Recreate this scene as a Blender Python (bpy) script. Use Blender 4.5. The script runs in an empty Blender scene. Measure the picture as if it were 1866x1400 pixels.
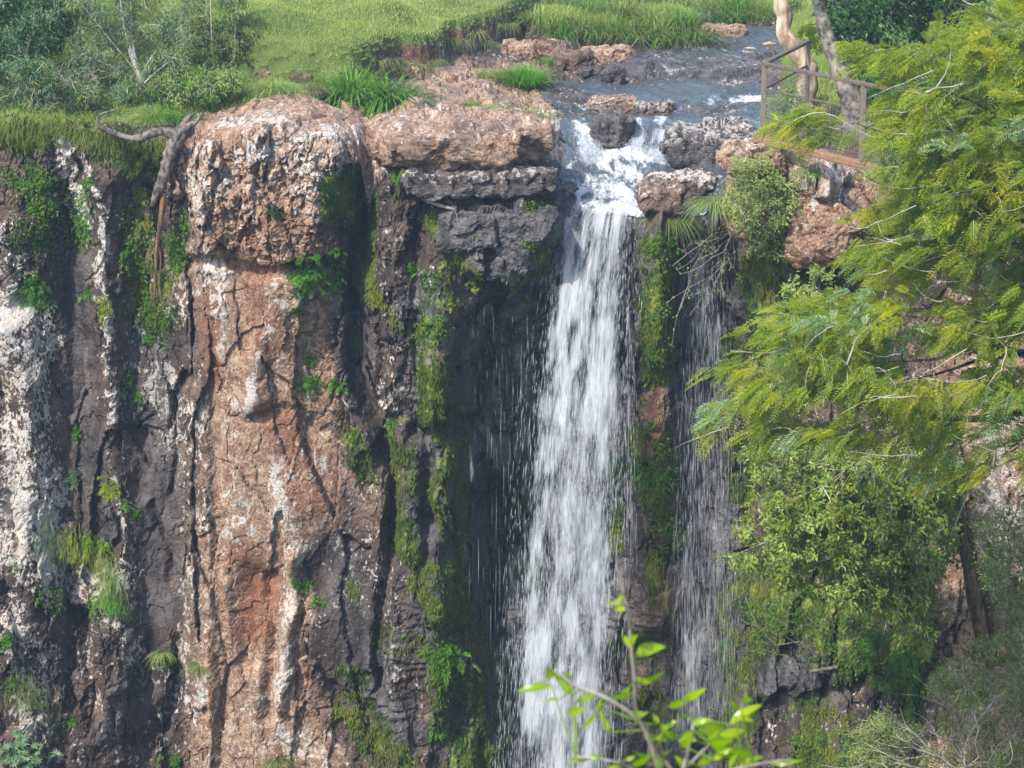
import bpy, bmesh, math, random
import numpy as np
random.seed(5)
rng = np.random.default_rng(11)
SC = bpy.context.scene
COL = SC.collection
R = math.radians
# ------------------------------------------------------------------ camera
CAM = np.array([0.0, -42.0, 7.0]); PITCH = R(15); F = 4606.0
FW = np.array([0, math.cos(PITCH), -math.sin(PITCH)]); UP = np.array([0, math.sin(PITCH), math.cos(PITCH)])
cd = bpy.data.cameras.new('camera'); cam = bpy.data.objects.new('camera', cd); COL.objects.link(cam)
cam.location = CAM; cam.rotation_euler = (R(90) - PITCH, 0, 0)
cd.sensor_width = 36; cd.lens = 36 * F / 1866; cd.clip_end = 2000
cd.dof.use_dof = True; cd.dof.focus_distance = 42.5; cd.dof.aperture_fstop = 10
SC.camera = cam

def ray(px, py):
    px = np.asarray(px, float)[..., None]; py = np.asarray(py, float)[..., None]
    return FW + np.array([1., 0, 0]) * (px - 933) / F + UP * (700 - py) / F
def atY(px, py, Y):
    d = ray(px, py); t = (np.asarray(Y, float)[..., None] - CAM[1]) / d[..., 1:2]
    return CAM + d * t
def atZ(px, py, Z):
    d = ray(px, py); t = (np.asarray(Z, float)[..., None] - CAM[2]) / d[..., 2:3]
    return CAM + d * t
def proj(P):
    Q = P - CAM
    w = Q @ FW
    return 933 + F * Q[..., 0] / w, 700 - F * (Q @ UP) / w

# ------------------------------------------------------------------ noise
def _h(ix, iy, iz, s):
    with np.errstate(over='ignore'):
        h = (ix.astype(np.int64) * 374761393 + iy.astype(np.int64) * 668265263 + iz.astype(np.int64) * 2147483647 + s * 974634777) & 0xffffffff
        h = ((h ^ (h >> 13)) * 1274126177) & 0xffffffff
        h = ((h ^ (h >> 16)) * 2246822519) & 0xffffffff
        h = h ^ (h >> 15)
    return (h & 0xffffff) / float(0x1000000)
def vnoise(P, s=0):
    i = np.floor(P); f = P - i; i = i.astype(np.int64); f = f * f * f * (f * (f * 6 - 15) + 10)
    r = 0
    for dx in (0, 1):
        wx = f[:, 0] if dx else 1 - f[:, 0]
        for dy in (0, 1):
            wy = wx * (f[:, 1] if dy else 1 - f[:, 1])
            for dz in (0, 1):
                r = r + wy * (f[:, 2] if dz else 1 - f[:, 2]) * _h(i[:, 0] + dx, i[:, 1] + dy, i[:, 2] + dz, s)
    return r * 2 - 1
def fbm(P, o=4, s=0, g=.5, ridge=False):
    a = 1; r = 0; t = 0
    for k in range(o):
        n = vnoise(P * 2.03 ** k + k * 17.3, s + k)
        if ridge: n = 1 - 2 * np.abs(n)
        r = r + a * n; t += a; a *= g
    return r / t
def facets(P, s=0, tilt=.8):
    """fractured rock: every cell carries its own offset and tilt; returns height and edge distance"""
    i0 = np.floor(P).astype(np.int64); n = len(P)
    b1 = np.full(n, 9.); b2 = np.full(n, 9.); H = np.zeros(n)
    for dx in (-1, 0, 1):
        for dy in (-1, 0, 1):
            for dz in (-1, 0, 1):
                c = i0 + (dx, dy, dz)
                a, b, e = (_h(c[:, 0], c[:, 1], c[:, 2], s + q) for q in (1, 2, 3))
                ox = P[:, 0] - c[:, 0] - a; oy = P[:, 1] - c[:, 1] - b; oz = P[:, 2] - c[:, 2] - e
                d = ox * ox + oy * oy + oz * oz
                h = (_h(c[:, 0], c[:, 1], c[:, 2], s + 4) - .5) * 1.6 + tilt * ((a * 7 % 1 - .5) * 2 * ox + (b * 7 % 1 - .5) * 2 * oz + (e * 7 % 1 - .5) * oy)
                m = d < b1
                b2 = np.where(m, b1, np.minimum(b2, d)); b1 = np.where(m, d, b1); H = np.where(m, h, H)
    return H, np.sqrt(b2) - np.sqrt(b1)
def sstep(a, b, x):
    t = np.clip((x - a) / (b - a), 0, 1); return t * t * (3 - 2 * t)
def stroke(u, v, pts, w, soft=.6):
    """1 on a brushed line in the given coordinates, falling to 0 at its width"""
    pts = np.array(pts, float)
    if len(pts) == 1: pts = np.vstack([pts, pts + .01])
    out = np.zeros(u.shape)
    lo = pts.min(0) - w; hi = pts.max(0) + w
    m = (u > lo[0]) & (u < hi[0]) & (v > lo[1]) & (v < hi[1])
    if not m.any(): return out
    uu = u[m]; vv = v[m]; d = np.full(uu.shape, 1e9)
    for a, b in zip(pts[:-1], pts[1:]):
        e = b - a; t = np.clip(((uu - a[0]) * e[0] + (vv - a[1]) * e[1]) / (e @ e + 1e-9), 0, 1)
        d = np.minimum(d, np.hypot(uu - a[0] - t * e[0], vv - a[1] - t * e[1]))
    out[m] = 1 - sstep(w * (1 - soft), w, d)
    return out
def inpoly(u, v, poly, soft=5.):
    poly = np.array(poly, float); d = np.full(u.shape, 1e9); ins = np.zeros(u.shape, bool)
    for a, b in zip(poly, np.roll(poly, -1, 0)):
        e = b - a; t = np.clip(((u - a[0]) * e[0] + (v - a[1]) * e[1]) / (e @ e + 1e-9), 0, 1)
        d = np.minimum(d, np.hypot(u - a[0] - t * e[0], v - a[1] - t * e[1]))
        c = (a[1] > v) != (b[1] > v)
        with np.errstate(divide='ignore', invalid='ignore'):
            xx = a[0] + (v - a[1]) * e[0] / (e[1] if e[1] else 1e-9)
        ins ^= c & (u < xx)
    return sstep(-soft, soft, np.where(ins, d, -d))

# ------------------------------------------------------------------ object helpers
def tag(o, label, cat=None, group=None, kind=None):
    if label: o['label'] = label
    if cat: o['category'] = cat
    if group: o['group'] = group
    if kind: o['kind'] = kind
    return o
def new_mesh(name, V, Fq, mat, attrs=None, smooth=True, parent=None, loc=None):
    """V (n,3); Fq (m,k) with k = 3 or 4"""
    V = np.asarray(V, np.float32); Fq = np.asarray(Fq, np.int32); k = Fq.shape[1]
    if loc is not None: V = V - np.asarray(loc, np.float32)
    me = bpy.data.meshes.new(name)
    me.vertices.add(len(V)); me.vertices.foreach_set('co', V.ravel())
    me.loops.add(Fq.size); me.loops.foreach_set('vertex_index', Fq.ravel())
    me.polygons.add(len(Fq)); me.polygons.foreach_set('loop_start', np.arange(0, Fq.size, k, dtype=np.int32))
    me.polygons.foreach_set('use_smooth', np.full(len(Fq), smooth))
    for n, a in (attrs or {}).items():
        a = np.asarray(a, np.float32)
        if a.ndim == 1: me.attributes.new(n, 'FLOAT', 'POINT').data.foreach_set('value', a)
        else: me.attributes.new(n, 'FLOAT_VECTOR', 'POINT').data.foreach_set('vector', a.ravel())
    me.update(); me.validate()
    if mat: me.materials.append(mat)
    o = bpy.data.objects.new(name, me); COL.objects.link(o)
    if loc is not None and parent is None: o.location = loc
    if parent is not None: o.parent = parent
    return o
def empty(name, loc, label, cat, group=None):
    o = bpy.data.objects.new(name, None); o.location = loc; o.empty_display_size = .2; COL.objects.link(o)
    return tag(o, label, cat, group)

# ------------------------------------------------------------------ materials
class NT:
    def __init__(s, name):
        s.m = bpy.data.materials.new(name); s.m.use_nodes = True; s.t = s.m.node_tree; s.t.nodes.clear()
        s.out = s.t.nodes.new('ShaderNodeOutputMaterial')
    def n(s, ty, **kw):
        x = s.t.nodes.new('ShaderNode' + ty)
        for k, v in kw.items(): setattr(x, k, v)
        return x
    def put(s, sock, v):
        if isinstance(v, bpy.types.NodeSocket): s.t.links.new(v, sock)
        elif isinstance(v, (tuple, list)) and sock.type == 'RGBA': sock.default_value = tuple(v) + (1,) * (4 - len(v))
        else: sock.default_value = v
    def attr(s, name): return s.n('Attribute', attribute_name=name).outputs['Fac']
    def pos(s): return s.n('NewGeometry').outputs['Position']
    def math(s, op, a, b=None, c=None, clamp=False):
        x = s.n('Math', operation=op, use_clamp=clamp); s.put(x.inputs[0], a)
        if b is not None: s.put(x.inputs[1], b)
        if c is not None: s.put(x.inputs[2], c)
        return x.outputs[0]
    def noise(s, vec, scale, detail=6, rough=.6, dist=0.):
        x = s.n('TexNoise'); s.put(x.inputs['Vector'], vec); s.put(x.inputs['Scale'], scale)
        x.inputs['Detail'].default_value = detail; x.inputs['Roughness'].default_value = rough; x.inputs['Distortion'].default_value = dist
        return x.outputs['Fac']
    def scale(s, vec, xyz):
        x = s.n('VectorMath', operation='MULTIPLY'); s.put(x.inputs[0], vec); x.inputs[1].default_value = xyz; return x.outputs[0]
    def step(s, x, a, b):
        q = s.n('MapRange', interpolation_type='SMOOTHSTEP', clamp=True); s.put(q.inputs['Value'], x); s.put(q.inputs['From Min'], a); s.put(q.inputs['From Max'], b)
        return q.outputs['Result']
    def mix(s, f, a, b):
        x = s.n('Mix', data_type='RGBA', blend_type='MIX', clamp_factor=True)
        s.put(x.inputs[0], f); s.put(x.inputs[6], a); s.put(x.inputs[7], b); return x.outputs[2]
    def mul(s, f, a, b):
        x = s.n('Mix', data_type='RGBA', blend_type='MULTIPLY', clamp_factor=True)
        s.put(x.inputs[0], f); s.put(x.inputs[6], a); s.put(x.inputs[7], b); return x.outputs[2]
    def bump(s, h, strength, dist, normal=None):
        x = s.n('Bump'); x.inputs['Strength'].default_value = strength; x.inputs['Distance'].default_value = dist; s.put(x.inputs['Height'], h)
        if normal is not None: s.put(x.inputs['Normal'], normal)
        return x.outputs[0]
    def bsdf(s, col, rough, spec=.5, normal=None, **kw):
        x = s.n('BsdfPrincipled'); s.put(x.inputs['Base Color'], col); s.put(x.inputs['Roughness'], rough); s.put(x.inputs['Specular IOR Level'], spec)
        if normal is not None: s.put(x.inputs['Normal'], normal)
        for k, v in kw.items(): s.put(x.inputs[k], v)
        return x.outputs[0]
    def done(s, sh):
        s.t.links.new(sh, s.out.inputs['Surface']); return s.m

def rock_material():
    m = NT('weathered_rock'); p = m.pos()
    lich, moss, wet, warm, rust = (m.attr(a) for a in ('lichen', 'moss', 'wet', 'warm', 'rust'))
    pv = m.scale(p, (1, 1, .38))
    n1 = m.noise(p, .9, 7, .62); n2 = m.noise(p, 5.5, 8, .7); n3 = m.noise(pv, 3.0, 7, .66); n4 = m.noise(p, 21, 6, .65)
    warmc = m.mix(m.step(n2, .36, .66), (.225, .125, .078), (.48, .345, .24))
    warmc = m.mix(m.math('MULTIPLY', rust, m.step(n3, .3, .55)), warmc, (.25, .105, .055))
    cool = m.mix(m.step(n3, .35, .68), (.030, .021, .018), (.115, .083, .068))
    wf = m.step(m.math('ADD', warm, m.math('MULTIPLY_ADD', n1, .9, -.45)), .28, .72)
    col = m.mix(wf, cool, warmc)
    vc = m.n('TexVoronoi', feature='DISTANCE_TO_EDGE'); m.put(vc.inputs['Vector'], m.scale(p, (1, 1, .5))); vc.inputs['Scale'].default_value = 2.1
    dn = m.n('TexNoise'); m.put(dn.inputs['Vector'], p); dn.inputs['Scale'].default_value = 1.6; dn.inputs['Detail'].default_value = 5
    dv = m.n('VectorMath', operation='MULTIPLY_ADD'); m.put(dv.inputs[0], dn.outputs['Color']); dv.inputs[1].default_value = (.55, .55, .55); m.put(dv.inputs[2], m.scale(p, (1, 1, .45))); m.t.links.new(dv.outputs[0], vc.inputs['Vector'])
    crk = m.math('MULTIPLY', m.math('SUBTRACT', 1.0, m.step(vc.outputs['Distance'], .0, .028)), m.step(n1, .46, .58))
    n5 = m.noise(p, 46, 4, .62)
    col = m.mul(.85, col, m.mix(m.step(n4, .34, .58), (.34, .31, .31), (1, 1, 1)))
    col = m.mul(.7, col, m.mix(m.step(n5, .36, .58), (.45, .43, .43), (1.1, 1.1, 1.1)))
    # lichen crusts: blotches of two sizes
    vor = m.n('TexVoronoi', feature='SMOOTH_F1'); m.put(vor.inputs['Vector'], p); vor.inputs['Scale'].default_value = 9
    vor.inputs['Smoothness'].default_value = .3
    nl = m.math('ADD', m.math('MULTIPLY', m.noise(p, 4.0, 9, .74, .3), .72), m.math('MULTIPLY', m.noise(m.scale(p, (1, 1, .6)), 15, 6, .62), .58))
    lth = m.math('MULTIPLY_ADD', lich, -.32, .84)
    lf = m.step(nl, lth, m.math('ADD', lth, .04))
    lf = m.math('MULTIPLY', lf, m.math('GREATER_THAN', lich, .03))
    lc = m.mix(m.step(m.noise(p, 2.2, 4), .35, .65), (.42, .41, .38), (.53, .47, .42))
    lc = m.mul(.8, lc, m.mix(m.step(m.noise(p, 38, 4, .6), .35, .6), (.55, .53, .52), (1, 1, 1)))
    dk = m.math('SUBTRACT', 1.0, m.math('MULTIPLY', wet, .62))
    col = m.mix(lf, col, lc)
    colw = m.mix(m.math('MULTIPLY', wet, .86), col, m.mix(m.step(n3, .35, .65), (.018, .020, .025), (.135, .138, .152)))  # lighter blue-grey patches paint the water sheen into the wet colour
    nm = m.math('ADD', m.math('MULTIPLY', m.noise(m.scale(p, (1, 1, .5)), 4, 7, .7, .2), .8), m.math('MULTIPLY', n4, .3))
    mth = m.math('MULTIPLY_ADD', moss, -.42, .80)
    mf = m.math('MULTIPLY', m.step(nm, mth, m.math('ADD', mth, .07)), m.math('GREATER_THAN', moss, .03))
    mc = m.mix(m.step(n2, .38, .62), (.026, .07, .008), (.155, .185, .014))
    col = m.mix(mf, colw, mc)
    rough = m.math('MULTIPLY_ADD', wet, -.56, .86)
    rough = m.math('MAXIMUM', rough, m.math('MULTIPLY', mf, .9))
    hgt = m.math('ADD', m.math('MULTIPLY', n2, .7), m.math('MULTIPLY', n4, .5))
    hgt = m.math('ADD', hgt, m.math('MULTIPLY', lf, .10))
    hgt = m.math('ADD', hgt, m.math('MULTIPLY', n5, .3))
    hgt = m.math('SUBTRACT', hgt, m.math('MULTIPLY', crk, .55))
    hgt = m.math('ADD', hgt, m.math('MULTIPLY', m.math('MULTIPLY', m.noise(m.scale(p, (1, 1, 4.5)), 3.2, 6, .65, .5), wet), 1.1))
    return m.done(m.bsdf(col, rough, .5, m.bump(hgt, .6, .07)))
def soil_material():
    m = NT('turf_soil'); p = m.pos(); t = m.attr('turf')
    n = m.noise(p, 1.1, 6); n2 = m.noise(p, 9, 6, .7)
    g = m.mix(m.step(n, .35, .65), (.055, .10, .02), (.13, .17, .045))
    s = m.mix(m.step(n2, .35, .65), (.06, .036, .026), (.17, .10, .07))
    c = m.mix(m.step(m.math('ADD', t, m.math('MULTIPLY_ADD', n2, .5, -.25)), .4, .6), s, g)
    return m.done(m.bsdf(c, .95, .2, m.bump(n2, .8, .06)))
def leaf_material(name, c1, c2, trans=.35, rough=.5, c3=None):
    m = NT(name); r = m.attr('rnd'); p = m.pos()
    c = m.mix(r, c1, c2)
    if c3: c = m.mix(m.step(m.noise(p, 1.3, 3), .48, .66), c, c3)
    a = m.bsdf(c, rough, .35)
    tr = m.n('BsdfTranslucent'); m.put(tr.inputs['Color'], m.mul(1., c, (1.5, 1.55, .7)))
    x = m.n('MixShader'); x.inputs[0].default_value = trans
    m.t.links.new(a, x.inputs[1]); m.t.links.new(tr.outputs[0], x.inputs[2])
    return m.done(x.outputs[0])
def bark_material(name, c1, c2, sc=9., stretch=.25):
    m = NT(name); p = m.pos()
    n = m.noise(m.scale(p, (1, 1, stretch)), sc, 7, .65); n2 = m.noise(p, sc * .6, 5, .7)
    c = m.mix(m.step(n, .36, .62), c1, c2)
    c = m.mul(.5, c, m.mix(m.step(n2, .4, .6), (.5, .5, .48), (1, 1, 1)))
    return m.done(m.bsdf(c, .85, .3, m.bump(n, .7, .03)))
M = dict(rock=rock_material(), soil=soil_material())
# ------------------------------------------------------------------ the terrain sheet
ROCK_ATTR = ('lichen', 'moss', 'wet', 'warm', 'rust')
FPX = np.array([-400, -60, 50, 130, 200, 270, 330, 380, 500, 600, 660, 720, 790, 850, 900, 1000, 1100, 1200, 1290, 1350, 1450, 1550, 1700, 1866, 2100, 2600.])
FPY = np.array([200, 300, 450, 700, 950, 1200, 1450, 1900.])
FY = np.array([
 [.8, .3, .3, .4, .35, .5, .2, -.1, -.3, -.2, .2, .05, .05, .1, .2, .4, .6, .7, .8, .4, -.6, -1.2, -2.2, -3.0, -4, -6],
 [.8, .3, .3, .5, .3, .7, .35, -.25, -.4, -.3, .2, .05, .05, .1, .2, .4, .6, .7, .8, .4, -.6, -1.0, -2.0, -3.0, -4, -6],
 [.6, .2, .3, .7, .4, .9, .6, -.3, -.4, -.2, .4, 0, -.1, .1, .3, .8, 1.3, .9, 1.5, 1.1, -.1, -.6, -1.8, -2.8, -4, -6],
 [.2, -.2, .1, .8, .5, .8, .6, -.1, -.2, 0, .3, .1, -.2, .6, 1.6, 2.0, 2.0, 1.2, 2.0, 1.8, .9, 0, -1.7, -2.8, -4, -6],
 [-.3, -.7, -.4, .4, .1, .5, .4, -.15, -.2, .05, .1, 0, -.1, .6, 1.7, 2.1, 2.1, 1.7, 2.2, 2.0, .8, -.2, -1.8, -3.0, -4, -6],
 [-.6, -1., -.8, -.2, -.2, .3, .2, -.3, -.25, -.2, -.2, -.4, -.3, .3, 1.4, 1.9, 2.0, 2.0, 2.1, 1.4, .2, -.8, -2., -3.2, -4, -6],
 [-1., -1.3, -1.1, -.6, -.4, .1, .1, -.4, -.4, -.4, -.5, -.6, -.4, .1, 1., 1.6, 1.9, 1.9, 2., 1., -.1, -1.1, -2.5, -3.5, -5, -7],
 [-2, -2, -2, -1.4, -1, -.6, -.6, -1, -1, -1, -1, -1.2, -1, -.4, .5, 1.2, 1.6, 1.8, 1.6, .5, -.8, -2, -3.5, -5, -6, -8]])
def table(u, v):
    u = np.clip(u, FPX[0], FPX[-1] - .01); v = np.clip(v, FPY[0], FPY[-1] - .01)
    i = np.searchsorted(FPX, u, 'right') - 1; j = np.searchsorted(FPY, v, 'right') - 1
    a = (u - FPX[i]) / (FPX[i + 1] - FPX[i]); b = (v - FPY[j]) / (FPY[j + 1] - FPY[j])
    a = a * .4 + .6 * a * a * (3 - 2 * a); b = b * b * (3 - 2 * b)
    return (FY[j, i] * (1 - a) + FY[j, i + 1] * a) * (1 - b) + (FY[j + 1, i] * (1 - a) + FY[j + 1, i + 1] * a) * b
RIM = np.array([(-900, 215), (-100, 218), (20, 212), (60, 228), (100, 220), (150, 238), (195, 222), (250, 236), (310, 240), (345, 285), (380, 275), (430, 258), (520, 235), (620, 240), (655, 275), (672, 340), (690, 310), (720, 318), (770, 330),
 (810, 345), (850, 385), (900, 392), (950, 394), (1000, 388), (1040, 383), (1100, 380), (1170, 385), (1200, 398), (1250, 408), (1300, 402), (1330, 350), (1370, 292), (1420, 290), (1480, 305), (1560, 325), (1700, 340), (1866, 345), (2800, 360)], float)
xs = np.concatenate([-9 - np.geomspace(.05, 60, 34)[::-1], np.linspace(-9, 9, 800), 9 + np.geomspace(.05, 60, 34)])
NX = len(xs)
upx0 = 933 + xs * 108.
rimv = np.interp(upx0, RIM[:, 0], RIM[:, 1])
Yr = table(upx0, rimv)
zr = CAM[2] - (Yr - CAM[1]) * np.tan(PITCH + np.arctan((rimv - 700) / F))
k = np.hanning(9); k /= k.sum()
Yr = np.convolve(np.pad(Yr, 4, 'edge'), k, 'valid'); zr = np.convolve(np.pad(zr, 4, 'edge'), k, 'valid')
rr = np.interp(upx0, [0, 330, 400, 600, 670, 720, 780, 850, 1000, 1040, 1170, 1250, 1330, 1400, 1500, 1866], [.25, .25, .3, .34, .3, .4, .3, .22, .2, .2, .2, .16, .25, .4, .3, .3])
# top-surface heights: (px, py, z)
TOP = [(1100, 340, -1.18), (1040, 350, -1.15), (1160, 345, -1.15), (1200, 320, -1.05), (1060, 300, -1.1), (1110, 292, -1.08), (1200, 292, -1.05), (1260, 300, -1.0), (1310, 320, -1.0),
 (1250, 375, -1.15), (1300, 380, -1.15),
 (1060, 222, -.42), (1110, 215, -.38), (1160, 208, -.36), (1215, 212, -.36), (1280, 215, -.3), (1350, 215, -.28),
 (1050, 170, -.33), (1150, 165, -.33), (1250, 180, -.33), (1300, 170, -.31), (1380, 190, -.3), (1000, 160, -.28),
 (1100, 130, -.15), (1200, 110, -.05), (1330, 120, -.1), (1380, 95, -.02), (1250, 90, .02), (1150, 95, .05),
 (1330, 70, .02), (1380, 60, .02), (1300, 62, .02), (1400, 45, .06), (1300, 40, .08), (1420, 75, .02),
 (800, 150, .18), (900, 165, .05), (1000, 185, -.15), (900, 120, .15), (760, 175, .22), (980, 110, .15), (1050, 105, .15),
 (850, 205, .12), (750, 205, .32), (950, 212, .02), (1010, 235, -.35), (1010, 285, -.78), (900, 262, -.2), (900, 310, -.62), (960, 300, -.7), (960, 350, -.95), (880, 350, -.85), (830, 300, -.4), (1010, 340, -1.08),
 (600, 195, .42), (480, 195, .48), (400, 225, .42), (550, 178, .52), (660, 215, .25), (690, 215, .22), (360, 235, .38),
 (500, 150, .55), (500, 80, .75), (650, 110, .5), (700, 60, .7), (800, 20, .8), (900, 5, .85), (600, 30, .9), (560, -60, 1.2), (800, -60, 1.1),
 (760, 125, .2), (850, 95, .22), (900, 75, .25), (960, 70, .25),
 (100, 190, .35), (250, 190, .42), (100, 120, .7), (300, 120, .7), (0, 60, 1.1), (200, 40, 1.1), (350, 40, 1.0), (-150, 80, 1.2), (100, -60, 1.6),
 (1450, 250, 0), (1600, 270, 0), (1500, 180, .15), (1460, 120, .15), (1700, 180, .4), (1500, 60, .4), (1866, 200, .7), (1700, 60, .9), (2000, 150, 1), (1600, -20, 1),
 (1000, 50, .32), (1100, 45, .28), (1200, 55, .15), (1100, 0, .55), (1250, 5, .45), (1400, 0, .3), (1100, -60, .9), (1400, -60, .6)]
TP = np.array([atZ(a, b, c) for a, b, c in TOP])
rs = np.linspace(0, NX - 1, 90).astype(int)
TP = np.vstack([TP, np.column_stack([xs, Yr + rr * .6, zr])[rs[(np.abs(xs[rs]) < 12)]]])
def ground0(X, Y):
    sh = X.shape; X = X.ravel(); Y = Y.ravel(); num = np.zeros(X.shape); den = np.zeros(X.shape)
    for x, y, z in TP:
        d = (X - x) ** 2 + ((Y - y) * .55) ** 2 + .09
        w = 1 / (d * np.sqrt(d)); num += w * z; den += w
    return (num / den + np.maximum(Y - 24, 0) * .04).reshape(sh)
# rows: (face fraction) then arc then top offsets
f = np.concatenate([np.linspace(-2.2, 0, 30)[:-1], np.linspace(0, 1, 540)])
zb = -11.9
t = np.concatenate([np.linspace(0, 2.5, 80), 2.5 + np.cumsum(np.linspace(.035, .16, 220)), 24.2 + np.geomspace(.3, 240, 34)])[1:]
NA = 18
th = np.concatenate([np.zeros(len(f)), np.linspace(0, R(90), NA + 2)[1:-1], np.full(len(t) + 1, R(90))])
NF = len(f); NR = len(th)
X = np.broadcast_to(xs, (NR, NX)).copy(); Yb = np.zeros((NR, NX)); Zb = np.zeros((NR, NX))
ztop = zr - rr
zf = zb + (ztop - zb)[None] * f[:, None]
Yf = np.zeros((NF, NX))
for it in range(3):
    u, v = proj(np.stack([np.broadcast_to(xs, zf.shape), Yf, zf], -1)); Yf = table(u, v)
bl = sstep(1.2, 0, ztop[None] - zf)           # near the rim run into the rim line
Yf = Yf * (1 - bl) + Yr[None] * bl
Yb[:NF] = Yf; Zb[:NF] = zf
a = th[NF:NF + NA][:, None]
Yb[NF:NF + NA] = Yr + rr * (1 - np.cos(a)); Zb[NF:NF + NA] = ztop + rr * np.sin(a)
T = np.concatenate([[0], t])[:, None]
Yb[NF + NA:] = (Yr + rr)[None] + T
zt = ground0(X[NF + NA:], Yb[NF + NA:]); bl = sstep(0, .5, T)
Zb[NF + NA:] = zr[None] * (1 - bl) + zt * bl
B = np.stack([X, Yb, Zb], -1).reshape(-1, 3)
U, V = proj(B)
top = (np.repeat(th, NX) / R(90)); TOPM = sstep(.5, 1, top)
istop = np.repeat(np.arange(NR) >= NF + NA, NX)
wob = fbm(B * 1.6, 4, 40); wob2 = fbm(B * 5, 3, 44)
U = U + wob * 14 + wob2 * 5; V = V + fbm(B * 1.6, 4, 50) * 12 * (1 - TOPM) + wob2 * 2   # hand-drawn strokes get ragged edges

# --- regions on the top
MEADOW = [(-900, -300), (-900, 222), (0, 222), (150, 226), (260, 228), (330, 222), (400, 196), (520, 172), (600, 180), (640, 172), (700, 137), (760, 134), (800, 128), (815, 105), (900, 84), (952, 64), (975, 40), (1010, -20), (1100, -300)]
BANK = [(-900, -300), (-500, 60), (300, 100), (560, 150), (640, 160), (700, 133), (760, 132), (800, 126), (815, 104), (900, 82), (948, 62), (968, 40), (985, 0), (1000, -300)]
FAR = [(955, -300), (985, 30), (960, 62), (1000, 72), (1060, 70), (1130, 76), (1200, 80), (1265, 76), (1270, 40), (1420, 40), (1445, 20), (1445, -300)]
RIGHT = [(1405, 245), (1420, 160), (1440, 30), (1445, -300), (3500, -300), (3500, 340), (1800, 330), (1600, 300), (1480, 290)]
turf = np.zeros(len(B)); bank = np.zeros(len(B))
ti = np.where(istop)[0]; ut, vt = U[ti], V[ti]
turf[ti] = np.maximum(inpoly(ut, vt, MEADOW, 5), inpoly(ut, vt, FAR, 5)); right = np.zeros(len(B)); right[ti] = inpoly(ut, vt, RIGHT, 6)
bank[ti] = inpoly(ut, vt, BANK, 2.5) + .5 * inpoly(ut, vt, FAR, 3)
RIVER = [(1035, 385), (1020, 330), (1030, 290), (1022, 235), (1030, 205), (985, 180), (980, 155), (1080, 140), (1100, 120), (1150, 100), (1260, 82), (1275, 55), (1290, 42), (1440, 50), (1440, 110), (1395, 200), (1385, 250), (1240, 290), (1330, 310), (1320, 390), (1240, 405), (1220, 330), (1180, 350), (1180, 385)]
river = np.zeros(len(B)); river[ti] = inpoly(ut, vt, RIVER, 8)
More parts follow.
